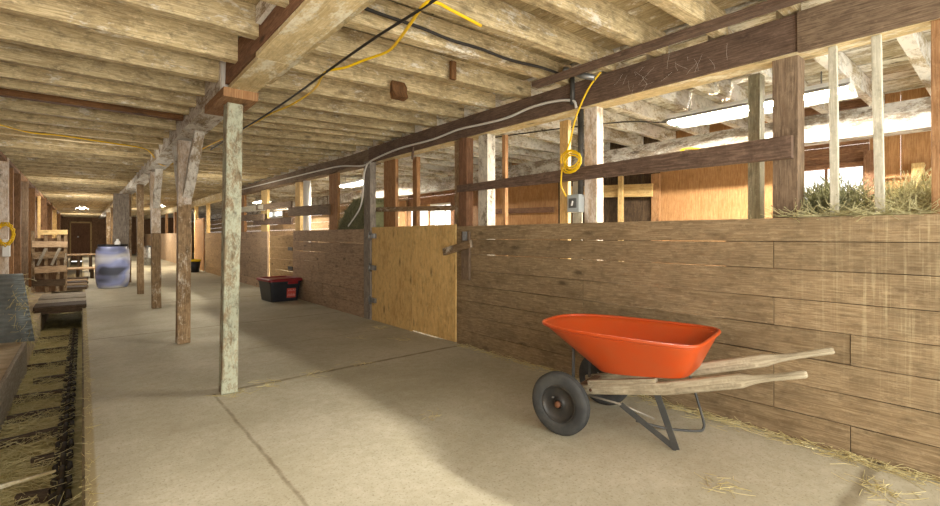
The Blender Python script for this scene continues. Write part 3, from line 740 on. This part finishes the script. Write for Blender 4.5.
# slatted rack
t = thing('slatted_rack', (-.55, 13.9, 0.), 'tall rack of pale slats with gaps standing against the left posts', 'rack')
for k, (z, h, x0, x1, mt) in enumerate(((1.33, .1, -.72, -.25, 'stud_cream'), (1.07, .13, -.84, -.25, 'wall_pale'), (.82, .15, -.84, -.29, 'post_brown'), (.50, .14, -.8, -.27, 'wall_pale'), (.22, .14, -.84, -.29, 'dark_wood'))):
    m = MB(); m.stick((x0, 13.9, z), (x1, 13.9, z+R.uniform(-.02, .02)), .03, h, segs=3, jit=.004); m.build('slat', mt, t)
for x in (-.82, -.6, -.42, -.29):
    m = MB(); m.stick((x, 13.95, 0), (x+R.uniform(-.03, .03), 13.95, 1.36), .06, .05, up=(0, 1, 0), segs=2, jit=.003); m.build('upright', 'post_brown', t)
m = MB(); m.box((-.84, 14.0, .0), (-.27, 14.02, 1.2), axis=2); m.build('back_board', 'wall_brown', t)
for x in (-.75, -.52):
    m = MB(); m.stick((x, 13.88, .6), (x+.14, 13.88, .98), .05, .02, up=(0, 1, 0)); m.build('diagonal_slat', 'grey_wood', t)

# corrugated sheet
m = MB(); NU, NV = 6, 60; fr, bk = [], []
for j in range(NV+1):
    row = []
    for i in range(NU+1):
        fz = j/NV; fu = i/NU
        xr = -.43-.11*fz; x = -1.22+(xr+1.22)*fu; z = .0+.80*fz + .03*(1-fu)*0
        y = 7.55+.25*(1-fu)+.12*fz + .016*math.sin(j*math.tau/4.)
        row.append((x, y, z))
    fr.append(row)
vf = [[m.bm.verts.new(p) for p in row] for row in fr]; vb2 = [[m.bm.verts.new((p[0], p[1]+.006, p[2])) for p in row] for row in fr]
for j in range(NV):
    for i in range(NU):
        m.face([vf[j][i], vf[j][i+1], vf[j+1][i+1], vf[j+1][i]], None, .5, True); m.face([vb2[j][i], vb2[j+1][i], vb2[j+1][i+1], vb2[j][i+1]], None, .5, True)
for j in range(NV):
    m.face([vf[j][NU], vb2[j][NU], vb2[j+1][NU], vf[j+1][NU]]); m.face([vf[j][0], vf[j+1][0], vb2[j+1][0], vb2[j][0]])
for i in range(NU):
    m.face([vf[0][i], vb2[0][i], vb2[0][i+1], vf[0][i+1]]); m.face([vf[NV][i], vf[NV][i+1], vb2[NV][i+1], vb2[NV][i]])
tag(m.build('ribbed_sheet', 'sheet'), 'grey ribbed sheet leaning at the left edge beside the gutter', 'metal sheet')
m = MB()
for i in range(420):
    f = R.random(); z = .78*f**1.3
    m.strand((-.5-.08*f+R.uniform(-.06, .05), 7.6+R.uniform(0, .5), z*R.uniform(.8, 1.)), (R.uniform(-.3, .5), R.uniform(-.6, .2), R.uniform(-1., .2)), R.uniform(.06, .17), .0025, .3)
tag(m.build('hay_tuft', 'straw', recalc=False), 'ragged hay hanging along the edge of the grey ribbed sheet', 'hay', kind='stuff')

# yellow cord coil on the left wall
m = MB(); pts = []
for k in range(64):
    a = k*math.tau/16; rr = .1+.02*math.sin(k*1.7)
    pts.append((-.93+.01*math.sin(k*.9), 10.02-.02*(k/64)+.015*math.sin(k), 1.28+1.6*rr*math.sin(a)))
    pts[-1] = (-.9+rr*math.cos(a)*.9, pts[-1][1], pts[-1][2])
m.tube(pts, .011, 6)
tag(m.build('cord_coil', 'cable_yellow'), 'yellow cord coil hanging on the whitewashed left wall post', 'cord')
m = MB(); m.box((-.94, 10.03, .93), (-.85, 10.1, 1.2), axis=2); tag(m.build('switch_box', 'white_plastic', bevel=.01), 'small white box on the left post under the yellow coil', 'box')

# barrel --------------------------------------------------------------
t = thing('plastic_barrel', (.575, 14.2, 0), 'blue and white plastic barrel standing by the thick grey post', 'barrel')
m = MB(); m.lathe([(0, 0), (.27, 0), (.3, .03), (.325, .16), (.335, .3), (.328, .32), (.337, .34), (.34, .6), (.337, .72), (.33, .74), (.335, .76), (.322, .92), (.29, 1.0), (.28, 1.02), (.27, 1.0), (0, 1.0)], (.575, 14.2, 0), n=40); m.build('body', 'barrel', t)
m = MB(); m.lathe([(.285, 1.0), (.3, 1.0), (.3, 1.045), (.285, 1.045)], (.575, 14.2, 0), n=40, close=True); m.build('rim', 'black_plastic', t)
for dx in (-.15, .12):
    m = MB(); m.lathe([(0, 0), (.04, 0), (.04, .035), (0, .035)], (.575+dx, 14.15, 1.0), n=14); m.build('bung', 'black_plastic', t)
t = thing('white_jug', (.66, 14.05, 1.0), 'small white jug standing on the blue barrel', 'jug')
m = MB(); m.lathe([(0, 0), (.055, 0), (.06, .02), (.06, .1), (.03, .14), (.02, .15), (0, .15)], (.66, 14.05, 1.0), n=16); m.build('body', 'white_plastic', t)
m = MB(); m.lathe([(0, .15), (.024, .15), (.024, .18), (0, .18)], (.66, 14.05, 1.0), n=12); m.build('cap', 'white_plastic', t)

# far things
t = thing('waste_bin', (2.98, 18.4, 0), 'small black bin with a yellow rim by the far cream post', 'bin')
m = MB(); m.lathe([(0, 0), (.15, 0), (.19, .38), (.18, .38), (.14, .02), (0, .02)], (2.98, 18.4, 0), n=20); m.build('body', 'black_plastic', t)
m = MB(); m.lathe([(.18, .37), (.205, .37), (.205, .44), (.18, .44)], (2.98, 18.4, 0), n=20, close=True); m.build('rim', 'yellow', t)
t = thing('metal_can', (2.2, 24., 0), 'grey metal can standing between the middle posts far back', 'can')
m = MB(); m.lathe([(0, 0), (.2, 0), (.215, .03), (.215, .3), (.22, .31), (.215, .32), (.215, .72), (.2, .75), (.2, .78), (0, .78)], (2.2, 24., 0), n=22); m.build('body', 'steel', t)
m = MB(); m.lathe([(0, .78), (.22, .78), (.22, .8), (.05, .83), (0, .83)], (2.2, 24., 0), n=22); m.build('lid', 'pipe_dark', t)
m = MB(); m.stick((3.34, 19.6, 0), (3.34, 19.6, 1.9), 1.7, .03, up=(1, 0, 0), r=.2)
tag(m.build('plywood_sheet', 'ply_orange'), 'orange plywood sheet in the far wall behind the yellow-rimmed bin', 'plywood')

# tote ------------------------------------------------------------------
def rrect(cx, cy, hx, hy, rad, z, n=4):
    out = []
    for qx, qy, a0 in ((1, 1, 0), (-1, 1, 90), (-1, -1, 180), (1, -1, 270)):
        for k in range(n+1):
            a = math.radians(a0+90*k/n); out.append(V((cx+qx*(hx-rad)+rad*math.cos(a), cy+qy*(hy-rad)+rad*math.sin(a), z)))
    return out
TX, TY, TA = 2.96, 9.33, math.radians(3)
t = thing('storage_tote', (TX, TY, 0), 'black storage tote with a dark red lid on the floor by the stall wall', 'tote', rz=TA)
m = MB(); m.loft([rrect(0, 0, .245, .29, .04, 0), rrect(0, 0, .25, .295, .045, .01), rrect(0, 0, .29, .335, .05, .36), rrect(0, 0, .305, .35, .05, .362), rrect(0, 0, .305, .35, .05, .385)], smooth=False); m.build('bin', 'black_plastic', t, local=True)
m = MB(); m.loft([rrect(0, 0, .32, .365, .05, .385), rrect(0, 0, .325, .37, .05, .39), rrect(0, 0, .322, .367, .05, .425), rrect(0, 0, .3, .345, .05, .44), rrect(0, 0, .25, .295, .04, .44), rrect(0, 0, .24, .285, .04, .425)], smooth=False); m.build('lid', 'red_plastic', t, local=True)
for s in (-1,):
    m = MB(); m.box((.03, s*.347-.02, .33), (.22, s*.347+.015, .385), axis=0); m.build('handle', 'red_plastic', t, local=True, bevel=.006)
m = MB(); m.stick((.1, -.325, .07), (.1, -.343, .25), .17, .004, up=(0, 1, 0)); lab = m.build('label_sticker', 'red_label', t, local=True)
m = MB()
for k in range(7):
    x = .035+.022*k; m.stick((x, -.3315, .1), (x, -.3345, .13 + .02*(k % 2)), .006, .003, up=(0, 1, 0)); 
for k in range(5): m.stick((.04+.03*k, -.3405, .2), (.055+.03*k, -.3425, .215+.01*(k % 2)), .008, .003, up=(0, 1, 0))
m.build('print', 'pale_label', lab, local=True)

# wheelbarrow ----------------------------------------------------------
t = thing('wheelbarrow', (2.67, 1.935, 0), 'orange two-wheeled wheelbarrow with weathered wooden handles by the stall wall', 'wheelbarrow', rz=math.radians(10.5))
RW = .195
def seg_outline(hx, y0, y1, nfront, z, n=64, nose=3.0):
    """tray outline: rounded rear corners, rounder nose; y1 front"""
    cy = (y0+y1)/2; hy = (y1-y0)/2; out = []
    for k in range(n):
        a = math.tau*k/n; c, s = math.cos(a), math.sin(a)
        e = 2./(nose if s > 0 else 6.5)
        x = hx*math.copysign(abs(c)**e, c); y = cy+hy*math.copysign(abs(s)**e, s)
        x *= 1. - .10*max(0, (y-cy)/hy)
        out.append(V((x, y, z)))
    return out
def tray_ring(f, off=0.):
    hx = .215+(.352-.215)*f - off; y0 = -.70+(-.79+.70)*f + off; y1 = -.13+(.262+.13)*f - off
    ring = seg_outline(hx, y0, y1, 0, 0)
    for p in ring:
        zb = .372+(-.16-p.y)*.095 if True else 0
        q = min(1, max(0, (p.y-y0)/(y1-y0))); zbot = .445-.07*q
        p.z = zbot*(1-f)+.652*f + (off*.9 if f < .05 else 0)
    return ring
m = MB(); fs = [0, .02, .06, .14, .3, .5, .7, .88, 1.]
def ff(f): return f
outer = [tray_ring(f) for f in fs]; inner = [tray_ring(f, .006) for f in reversed(fs)]
# round the foot of the walls
for k, sh in ((0, .0), ):
    pass
m.loft(outer+inner, (True, True)); o = m.build('tray', 'orange', t, local=True)
m = MB(); m.tube([p+V((0, 0, .0)) for p in tray_ring(1.)], .011, 8, True); m.build('rolled_rim', 'orange', t, local=True)
def handle(pf, pm, pe, pt):
    """one carved shaft: flat board in front, narrowing to a round grip"""
    m = MB(); pf, pm, pe, pt = map(V, (pf, pm, pe, pt)); st = []
    for f in (0, .33, .66): st.append((pf.lerp(pm, f), .021, .029+.008*f, 5.))
    for f in (0, .35, .7, .92): st.append((pm.lerp(pe, f), .021, .037, 5.))
    for f, a, b, e in ((.0, .021, .036, 4.), (.1, .02, .029, 3.), (.22, .019, .022, 2.4), (.45, .017, .018, 2.), (.75, .018, .0185, 2.), (.97, .0185, .019, 2.), (1., .013, .013, 2.)): st.append((pe.lerp(pt, f), a, b, e))
    rings = []
    for k, (c, a, b, e) in enumerate(st):
        q0 = st[max(0, k-1)][0]; q1 = st[min(len(st)-1, k+1)][0]; d = (q1-q0).normalized(); x = d.cross(V((0, 0, 1))).normalized(); y = x.cross(d)
        ring = []
        for i in range(20):
            t_ = math.tau*i/20; cc, ss = math.cos(t_), math.sin(t_)
            ring.append(c + x*a*math.copysign(abs(cc)**(2/e), cc) + y*b*math.copysign(abs(ss)**(2/e), ss))
        rings.append(ring)
    vv = [[m.bm.verts.new(p) for p in ring] for ring in rings]; L = 0
    for k in range(len(vv)-1):
        L2 = L+(st[k+1][0]-st[k][0]).length
        for i in range(20):
            q = (i+1) % 20; m.face([vv[k][i], vv[k][q], vv[k+1][q], vv[k+1][i]], [(L, i*.01), (L, i*.01+.01), (L2, i*.01+.01), (L2, i*.01)], .5, True)
        L = L2
    m.face(list(reversed(vv[0])), None, .5); m.face(vv[-1], None, .5)
    return m
handle((-.145, .06, .213), (-.2, -.6, .372), (-.222, -.98, .497), (-.241, -1.255, .588)).build('handle', 'barrow_wood', t, local=True)
handle((.145, .06, .213), (.2, -.6, .385), (.225, -1.03, .52), (.25, -1.347, .622)).build('handle', 'barrow_wood', t, local=True)
for sx in (-1, 1):
    m = MB(); m.stick((sx*.155, -.1, .285), (sx*.19, -.54, .392), .04, .05, r=.6); m.build('spacer_block', 'barrow_wood', t, local=True, bevel=.003)
m = MB(); m.box((-.13, -.06, .225), (.13, -.01, .26), axis=0); m.build('cross_block', 'grey_beam', t, local=True)
m = MB(); m.tube([(-.39, 0, RW), (.37, 0, RW)], .009, 10); m.build('axle', 'bare_steel', t, local=True)
for sx in (-1, 1):
    xw = sx*.337-.026
    m = MB(); prof = []
    for k in range(20):
        a = math.tau*k/20; ca, sa = math.cos(a), math.sin(a)
        rr = .152 + .043*math.copysign(abs(ca)**.75, ca); hh = .04*math.copysign(abs(sa)**.7, sa)
        prof.append((rr, hh))
    m.lathe(prof, (xw, 0, RW), (1, 0, 0), 48, close=True); w = m.build('wheel', 'rubber', t, local=True); w['label'] = 'black rubber tyre' 
    m = MB()
    for q in (-.012, 0, .012): m.lathe([(.1935, q-.003), (.1965, q-.003), (.1965, q+.003), (.1935, q+.003)], (xw, 0, RW), (1, 0, 0), 48, close=True)
    m.build('tread_rib', 'rubber', w, local=True)
    m = MB(); m.lathe([(.118, -.028), (.112, -.03), (.106, -.022), (.098, -.012), (.06, -.006), (.03, -.012), (.026, -.03), (.026, .03), (.03, .012), (.06, .006), (.098, .012), (.106, .022), (.112, .03), (.118, .028)], (xw, 0, RW), (1, 0, 0), 40, close=True); m.build('wheel_rim', 'rim', w, local=True)
    m = MB(); m.lathe([(0, -.045), (.016, -.045), (.02, -.035), (.02, .035), (.016, .045), (0, .045)], (xw, 0, RW), (1, 0, 0), 16, close=False); m.build('hub', 'rust', w, local=True)
    m = MB(); m.tube([(xw-.02, .035, RW+.035), (xw-.045, .03, RW+.042)], .005, 6); m.build('valve', 'steel', w, local=True)
def flatbar(pts, w, th, up):
    m = MB()
    for a, b in zip(pts[:-1], pts[1:]): m.stick(a, b, w, th, up=up)
    return m
# near leg: a V of flat bar; far leg: bent rod running forward as a brace
flatbar([(-.165, -.52, .35), (-.145, -.635, .008)], .038, .006, (1, 0, 0)).build('leg', 'blackmetal', t, local=True)
flatbar([(-.155, -.31, .20), (-.14, -.635, .008)], .034, .006, (1, 0, 0)).build('leg_brace', 'blackmetal', t, local=True)
m = MB(); m.tube(spline([(.235, -.6, .39), (.245, -.655, .2), (.25, -.69, .07), (.245, -.69, .02), (.21, -.66, .009), (.12, -.5, .012), (.0, -.35, .06)], 5), .008, 8); m.build('leg', 'blackmetal', t, local=True)
m = MB(); m.tube([(-.15, .0, .21), (-.153, -.31, .2), (-.05, -.48, .12)], .007, 8); m.build('brace_rod', 'bare_steel', t, local=True)
m = MB(); m.stick((-.125, .03, .24), (-.12, .03, .50), .02, .012, up=(0, 1, 0)); m.stick((.125, .03, .24), (.12, .03, .50), .02, .012, up=(0, 1, 0)); m.build('tray_strut', 'blackmetal', t, local=True)
for (x, y, z) in ((-.166, -.5, .352), (-.166, -.12, .255)):
    m = MB(); m.lathe([(0, -.008), (.011, -.008), (.011, .0), (0, .0)], (x-.008, y, z), (1, 0, 0), 8); m.build('bolt', 'rust', t, local=True)

# cables ------------------------------------------------------------------
m = MB(); m.tube(spline([(3.275, 2.47, 2.36), (3.275, 2.51, 2.43), (3.275, 2.72, 2.47), (3.275, 3.0, 2.475), (3.275, 3.32, 2.44), (3.275, 3.7, 2.445), (3.275, 4.11, 2.46), (3.28, 4.6, 2.43), (3.28, 5.4, 2.43), (3.28, 6.1, 2.375), (3.26, 6.4, 2.315), (3.26, 7.2, 2.40), (3.28, 8.1, 2.43), (3.28, 9.6, 2.45), (3.28, 13.5, 2.5)], 5), .012, 6)
tag(m.build('cable', 'cable_white'), 'white cable clipped along the dark beam', 'cable')
m = MB(); m.tube(spline([(3.27, 6.28, 2.34), (3.255, 6.36, 2.17), (3.255, 6.40, 1.87), (3.27, 6.55, 1.65), (3.28, 6.95, 1.41)], 6), .013, 6)
tag(m.build('cable', 'cable_white'), 'white cable drooping down past the green hay beside the door post', 'cable')
m = MB(); m.tube(spline([(1.78, 2.02, 2.475), (1.65, 2.0, 2.475), (1.53, 1.99, 2.48), (1.42, 1.97, 2.475), (1.38, 2.02, 2.47), (1.45, 2.27, 2.47), (1.53, 2.57, 2.47), (1.545, 2.72, 2.47), (1.50, 2.92, 2.47), (1.435, 3.09, 2.45), (1.375, 3.3, 2.46), (1.435, 3.6, 2.45), (1.49, 3.94, 2.47), (1.475, 4.34, 2.46), (1.44, 4.82, 2.47), (1.41, 5.4, 2.46), (1.3, 7., 2.46), (1.1, 8.7, 2.40), (.94, 8.65, 2.37), (.75, 8.1, 2.47), (.61, 7.8, 2.47), (.28, 7.64, 2.465), (-.2, 7.5, 2.47), (-.47, 7.45, 2.46), (-.72, 7.1, 2.46), (-.87, 7.05, 2.46)], 5), .0095, 6)
tag(m.build('extension_cord', 'cable_yellow'), 'yellow extension cord strung under the joists across the ceiling', 'cord')
m = MB(); m.tube(spline([(1.39, .4, 2.46), (1.392, 1.2, 2.47), (1.39, 2.0, 2.465), (1.382, 2.5, 2.47), (1.38, 3.0, 2.465), (1.378, 3.4, 2.455), (1.405, 4.0, 2.465), (1.40, 4.76, 2.455), (1.394, 5.57, 2.46), (1.38, 7.3, 2.46)], 5), .009, 6)
tag(m.build('cable', 'cable_black'), 'black cable under the joists beside the yellow extension cord', 'cable')
m = MB(); m.tube(spline([(1.0, 2.40, 2.60), (1.25, 2.44, 2.57), (1.65, 2.47, 2.585), (1.9, 2.465, 2.57), (2.16, 2.465, 2.58), (2.45, 2.46, 2.57), (2.84, 2.465, 2.6), (3.12, 2.47, 2.6)], 5), .012, 6)
tag(m.build('cable', 'cable_black'), 'thick black cable along the side of a joist toward the silver pipe', 'cable')
m = MB(); m.tube(spline([(3.27, 2.22, 2.60), (3.25, 2.33, 2.48), (3.25, 2.45, 2.28), (3.26, 2.52, 2.09), (3.27, 2.58, 1.98)], 5), .0085, 6)
cp = []
for k in range(60):
    a = k*math.tau/15; rr = .085+.035*math.sin(k*.37)
    cp.append((3.275-.012*math.sin(k*.8), 2.545+rr*math.cos(a)*1.0, 1.90+rr*math.sin(a)*.85))
m.tube(cp, .0075, 6)
m.tube(spline([(3.27, 2.62, 1.86), (3.27, 2.63, 1.76), (3.28, 2.635, 1.69), (3.30, 2.6, 1.6)], 5), .0075, 6)
tag(m.build('cord_coil', 'cable_yellow'), 'yellow cord coiled on the long rail above the grey electrical box', 'cord')
m = MB(); m.tube([(3.40, 2.515, 1.60), (3.40, 2.515, 2.38)], .026, 12)
m.tube([(3.28, 2.515, 2.40), (3.28, 2.515, 2.64)], .02, 10)
tag(m.build('conduit', 'pipe_dark'), 'dark upright conduit running from the beam down to the grey electrical box', 'pipe')
t = thing('electrical_box', (3.37, 2.555, 1.46), 'grey electrical box on the stall wall under the yellow coil', 'electrical box')
m = MB(); m.box((3.34, 2.49, 1.46), (3.42, 2.62, 1.62), axis=2); m.build('body', 'box_grey', t, bevel=.006)
m = MB(); m.box((3.33, 2.515, 1.50), (3.342, 2.595, 1.585), axis=2); m.build('cover', 'box_face', t, bevel=.003)
m = MB(); m.stick((3.326, 2.56, 1.52), (3.322, 2.545, 1.56), .012, .01); m.build('switch', 'white_plastic', t)
t = thing('pipe_tee', (3.24, 2.43, 2.56), 'silver pipe fitting under the ceiling where the dark conduit meets the beam', 'pipe fitting')
m = MB(); m.tube([(3.16, 2.50, 2.665), (3.22, 2.37, 2.60), (3.25, 2.26, 2.56)], .026, 12); m.build('pipe', 'steel', t)
m = MB(); m.lathe([(.018, 0), (.032, 0), (.032, .035), (.018, .035)], (3.155, 2.51, 2.67), (.38, -.82, -.41), 14, close=True); m.build('collar', 'steel', t)
m = MB(); m.tube(spline([(5.2, 1.95, 2.47), (4.9, 2.3, 2.46), (4.6, 2.45, 2.44), (4.4, 2.7, 2.46), (4.1, 3.4, 2.46), (3.9, 4.2, 2.47)], 4), .008, 5)
tag(m.build('cable', 'cable_black'), 'thin black cable drooping from the lit tube fixture over the stall', 'cable')
cp = []
for k in range(40):
    a = k*math.tau/10; cp.append((5.46, 2.45+.14*math.cos(a)+.02*math.sin(k), 2.24+.035*math.sin(a)+.03*math.cos(a)))
m = MB(); m.tube(cp, .006, 5); tag(m.build('cord_coil', 'cable_yellow'), 'yellow cord bundle hung on the whitewashed back beam', 'cord')
m = MB(); m.stick((2.13, 3.50, 2.46), (2.13, 3.53, 2.6), .13, .06, up=(0, 1, 0), segs=3, jit=.012)
tag(m.build('splintered_block', 'joist_brown'), 'splintered brown block hanging from a joist over the walkway', 'wood block')
m = MB(); m.stick((2.36, 3.03, 2.55), (2.36, 3.03, 2.70), .05, .03, up=(0, 1, 0)); tag(m.build('joist_cleat', 'joist_brown'), 'small brown upright cleat on a joist near the black cable', 'wood cleat')
m = MB(); m.stick((3.27, 5.05, 2.24), (3.28, 5.05, 2.40), .03, .02, up=(1, 0, 0)); tag(m.build('wood_peg', 'dark_beam'), 'short dark peg hanging under the beam above the plywood door', 'peg')

# fluorescent fixtures ----------------------------------------------
def fixture(x, y0, y1, z, label, tube='tube', top=2.6):
    t = thing('tube_light', (x, (y0+y1)/2, z), label, 'light', 'tube lights')
    m = MB(); m.box((x-.07, y0, z+.04), (x+.07, y1, z+.08), axis=1); m.build('housing', 'fixture', t, bevel=.006)
    for sx in (-1, 1):
        m = MB(); m.stick((x+sx*.142, y0, z+.012), (x+sx*.142, y1, z+.012), .155, .006, up=(sx*.42, 0, 1)); m.build('shield_wing', 'shield_wing', t)  # side wings added to keep tube light off the ceiling and back beam
    for dx in (-.04, .04):
        m = MB(); m.tube([(x+dx, y0+.02, z+.012), (x+dx, y1-.02, z+.012)], .019, 10); m.build('tube', tube, t)
    for y in (y0+.2, y1-.2):
        m = MB(); m.tube([(x, y, z+.075), (x, y, top)], .006, 6); m.build('hanger', 'steel', t)
    for y in (y0+.01, y1-.01):
        m = MB(); m.box((x-.065, y-.012, z-.01), (x+.065, y+.012, z+.04), axis=0); m.build('end_cap', 'white_plastic', t)
fixture(4.65, .85, 2.33, 2.405, 'lit tube light over the near stall behind the big dark post')
fixture(4.65, 8.9, 10.2, 2.40, 'lit tube light over the middle stalls, above the green hay')
fixture(4.65, 16., 17.3, 2.40, 'lit tube light over the far stalls', 'tube_far')
fixture(2.2, 20.5, 21.8, 2.38, 'lit tube light over the far walkway behind the posts', 'tube_far')
fixture(.0, 24., 25.3, 2.38, 'lit tube light over the far left aisle', 'tube_far')

# hay ------------------------------------------------------------------
def hay_heap(name, label, c, rx, ry, h, mat, nst, L, dirs=(0, 0, 1), w=.0022, base='hay_green'):
    m = MB(); rings = []; n = 20
    for j in range(7):
        f = j/6; ring = []
        for k in range(n):
            a = math.tau*k/n; q = math.cos(f*math.pi/2)**.7 if f < 1 else .02
            p = V((c[0]+rx*q*math.cos(a), c[1]+ry*q*math.sin(a), c[2]+h*math.sin(f*math.pi/2)))
            d = .22*noise.noise(p*9)*min(rx, ry)
            ring.append(p+V((d, d*.8, d*.6 if j else 0)))
        rings.append(ring)
    m.loft(rings, (True, True), r=.2)
    for i in range(nst):
        f = math.acos(R.random()**.6)/(math.pi/2); a = R.uniform(0, math.tau); q = math.cos(f*math.pi/2)**.7
        p = V((c[0]+rx*q*math.cos(a)*.97, c[1]+ry*q*math.sin(a)*.97, c[2]+h*math.sin(f*math.pi/2)*.97))
        d = V((R.uniform(-1, 1), R.uniform(-1, 1), R.uniform(-.5, .8)))+V(dirs)*1.1
        m.strand(p, d, R.uniform(.5, 1.2)*L, w*R.uniform(.6, 1.2), .28)
    return tag(m.build(name, mat, recalc=False), label, 'hay', kind='stuff')
hay_heap('hay_heap', 'green-grey hay heap between the pale slats on the stall wall', (3.66, .76, 1.24), .2, .2, .24, 'hay_green', 1300, .17, (0, .35, .5))
hay_heap('hay_heap', 'dry hay heap beside the orange-brown board at the right edge', (3.66, .33, 1.24), .2, .3, .24, 'hay', 1500, .17, (0, -.3, .35))
m = MB()
for i in range(300):
    m.strand((3.36+R.uniform(-.01, .1), R.uniform(.28, .98), 1.37), (R.uniform(-.5, .5), R.uniform(-1, 1), R.uniform(0, .3)), R.uniform(.06, .16), .0018, .3)
tag(m.build('loose_hay', 'hay', recalc=False), 'loose hay stalks lying along the top of the stall wall', 'hay', kind='stuff')
# green bale
m = MB(); prof = [(6.62, 1.2), (6.55, 1.75), (6.62, 1.86), (7.0, 1.85), (7.32, 1.66), (7.56, 1.45), (7.6, 1.2)]
m.loft([[V((x, y, z)) for y, z in prof] for x in (3.40, 3.46, 3.85, 3.92)], smooth=False, r=.1)
for i in range(2200):
    k = R.randrange(1, 5); f = R.random(); a, b = prof[k], prof[k+1]; ye = a[0]+(b[0]-a[0])*f; ze = a[1]+(b[1]-a[1])*f
    z = R.uniform(1.25, ze)
    if R.random() < .25: p = (R.uniform(3.42, 3.9), ye, ze)
    else: p = (3.395, ye, z)
    m.strand(p, (R.uniform(-.15, .05), R.uniform(-1, 1), R.uniform(-.7, .7)), R.uniform(.04, .1), .002, .25)
tag(m.build('hay_bale', 'hay_green', recalc=False), 'dark green hay bale slumped behind the stall wall left of the door', 'hay bale')

# straw litter along the wall foot and loose on the slab
m = MB()
for i in range(1500):
    y = R.uniform(.1, 4.1); dens = .35+.65*(math.exp(-((y-1.35)/.35)**2)+math.exp(-((y-.6)/.25)**2))
    if R.random() > dens: continue
    x = WX-.03-abs(R.gauss(0, .045)); a = R.uniform(0, math.tau)
    m.strand((x, y, .004+R.random()*.03*max(0, 1-(WX-x)/.12)), (math.cos(a)*.5, math.sin(a), R.uniform(-.02, .12)), R.uniform(.04, .13), .0014, .15)
tag(m.build('straw_litter', 'straw', recalc=False), 'straw litter gathered along the foot of the stall wall', 'straw', kind='stuff')
m = MB()
for (cx, cy, n) in ((2.45, .95, 26), (2.95, 4.8, 16), (2.6, 5.2, 10), (3.0, .45, 60), (1.9, 2.6, 12), (.93, 4.0, 30), (3.1, 5.6, 30), (1.2, 4.1, 30), (1.6, 4.13, 24), (2.1, 4.14, 18)):
    for i in range(n):
        a = R.uniform(0, math.tau); m.strand((cx+R.gauss(0, .06), cy+R.gauss(0, .06), .003), (math.cos(a), math.sin(a), .02), R.uniform(.04, .12), .0013, .12)
tag(m.build('straw_wisps', 'straw', recalc=False), 'small wisps of straw scattered on the concrete floor', 'straw', kind='stuff')
m = MB()
for i in range(260):
    y = R.uniform(2.3, 10.); a = R.uniform(0, math.tau)
    m.strand((.03+R.gauss(0, .015), y, .004), (math.cos(a)*.4, math.sin(a), .02), R.uniform(.02, .08), .0012, .15)
tag(m.build('edge_straw', 'straw', recalc=False), 'straw bits along the slab edge above the gutter', 'straw', kind='stuff')
# cobwebs under the beam
m = MB()
for i in range(22):
    y = R.uniform(1.25, 2.1); m.strand((3.29, y, 2.44+R.uniform(-.04, .1)), (R.uniform(-.2, .05), R.uniform(-.6, .6), R.uniform(-1, .2)), R.uniform(.05, .16), .0005, .3)
tag(m.build('cobweb', 'web', recalc=False), 'dusty cobweb strands clinging to the dark beam', 'cobweb', kind='stuff')

# ------------------------------------------------------------------ light
w = bpy.data.worlds.new('World'); sc.world = w; w.use_nodes = True
bg = w.node_tree.nodes['Background']; bg.inputs[0].default_value = (1., .965, .88, 1); bg.inputs[1].default_value = 2.8
def area(name, loc, rot, sx, sy, e, col=(1, .965, .88)):
    l = bpy.data.lights.new(name, 'AREA'); l.shape = 'RECTANGLE'; l.size = sx; l.size_y = sy; l.energy = e; l.color = col
    o = bpy.data.objects.new(name, l); o.location = loc; o.rotation_euler = rot; COL.objects.link(o); return o
# broad fill light added behind the camera, at the open end
area('rear_fill', (1.2, -1.7, 1.2), (math.radians(90), 0, 0), 4.5, 2.2, 105)
for i, (x, y, e) in enumerate(((-.35, 1.4, 40), (-.1, 8.2, 22), (2.2, 11., 34), (-.1, 13.2, 36), (.0, 18., 80), (2.2, 27., 80), (0., 33., 120))):  # unseen fill points added in mid-air to brighten the aisles
    l = bpy.data.lights.new('fill_point', 'POINT'); l.energy = e; l.color = (1, .94, .84); l.shadow_soft_size = .25
    o = bpy.data.objects.new('fill_point', l); o.location = (x, y, 1.8); COL.objects.link(o)

# ------------------------------------------------------------------ camera
cam = bpy.data.cameras.new('camera'); co = bpy.data.objects.new('camera', cam); COL.objects.link(co)
cam.sensor_width = 36.; cam.lens = 36*462/940.; cam.shift_y = -17/940.; cam.clip_start = .05; cam.clip_end = 200
co.location = (0, 0, 1.25); co.rotation_euler = (math.radians(90), 0, -math.atan(388/462.))
sc.camera = co
vs = sc.view_settings; vs.view_transform = 'Standard'; vs.look = 'None'; vs.gamma = 1.; vs.exposure = .38; vs.use_curve_mapping = False
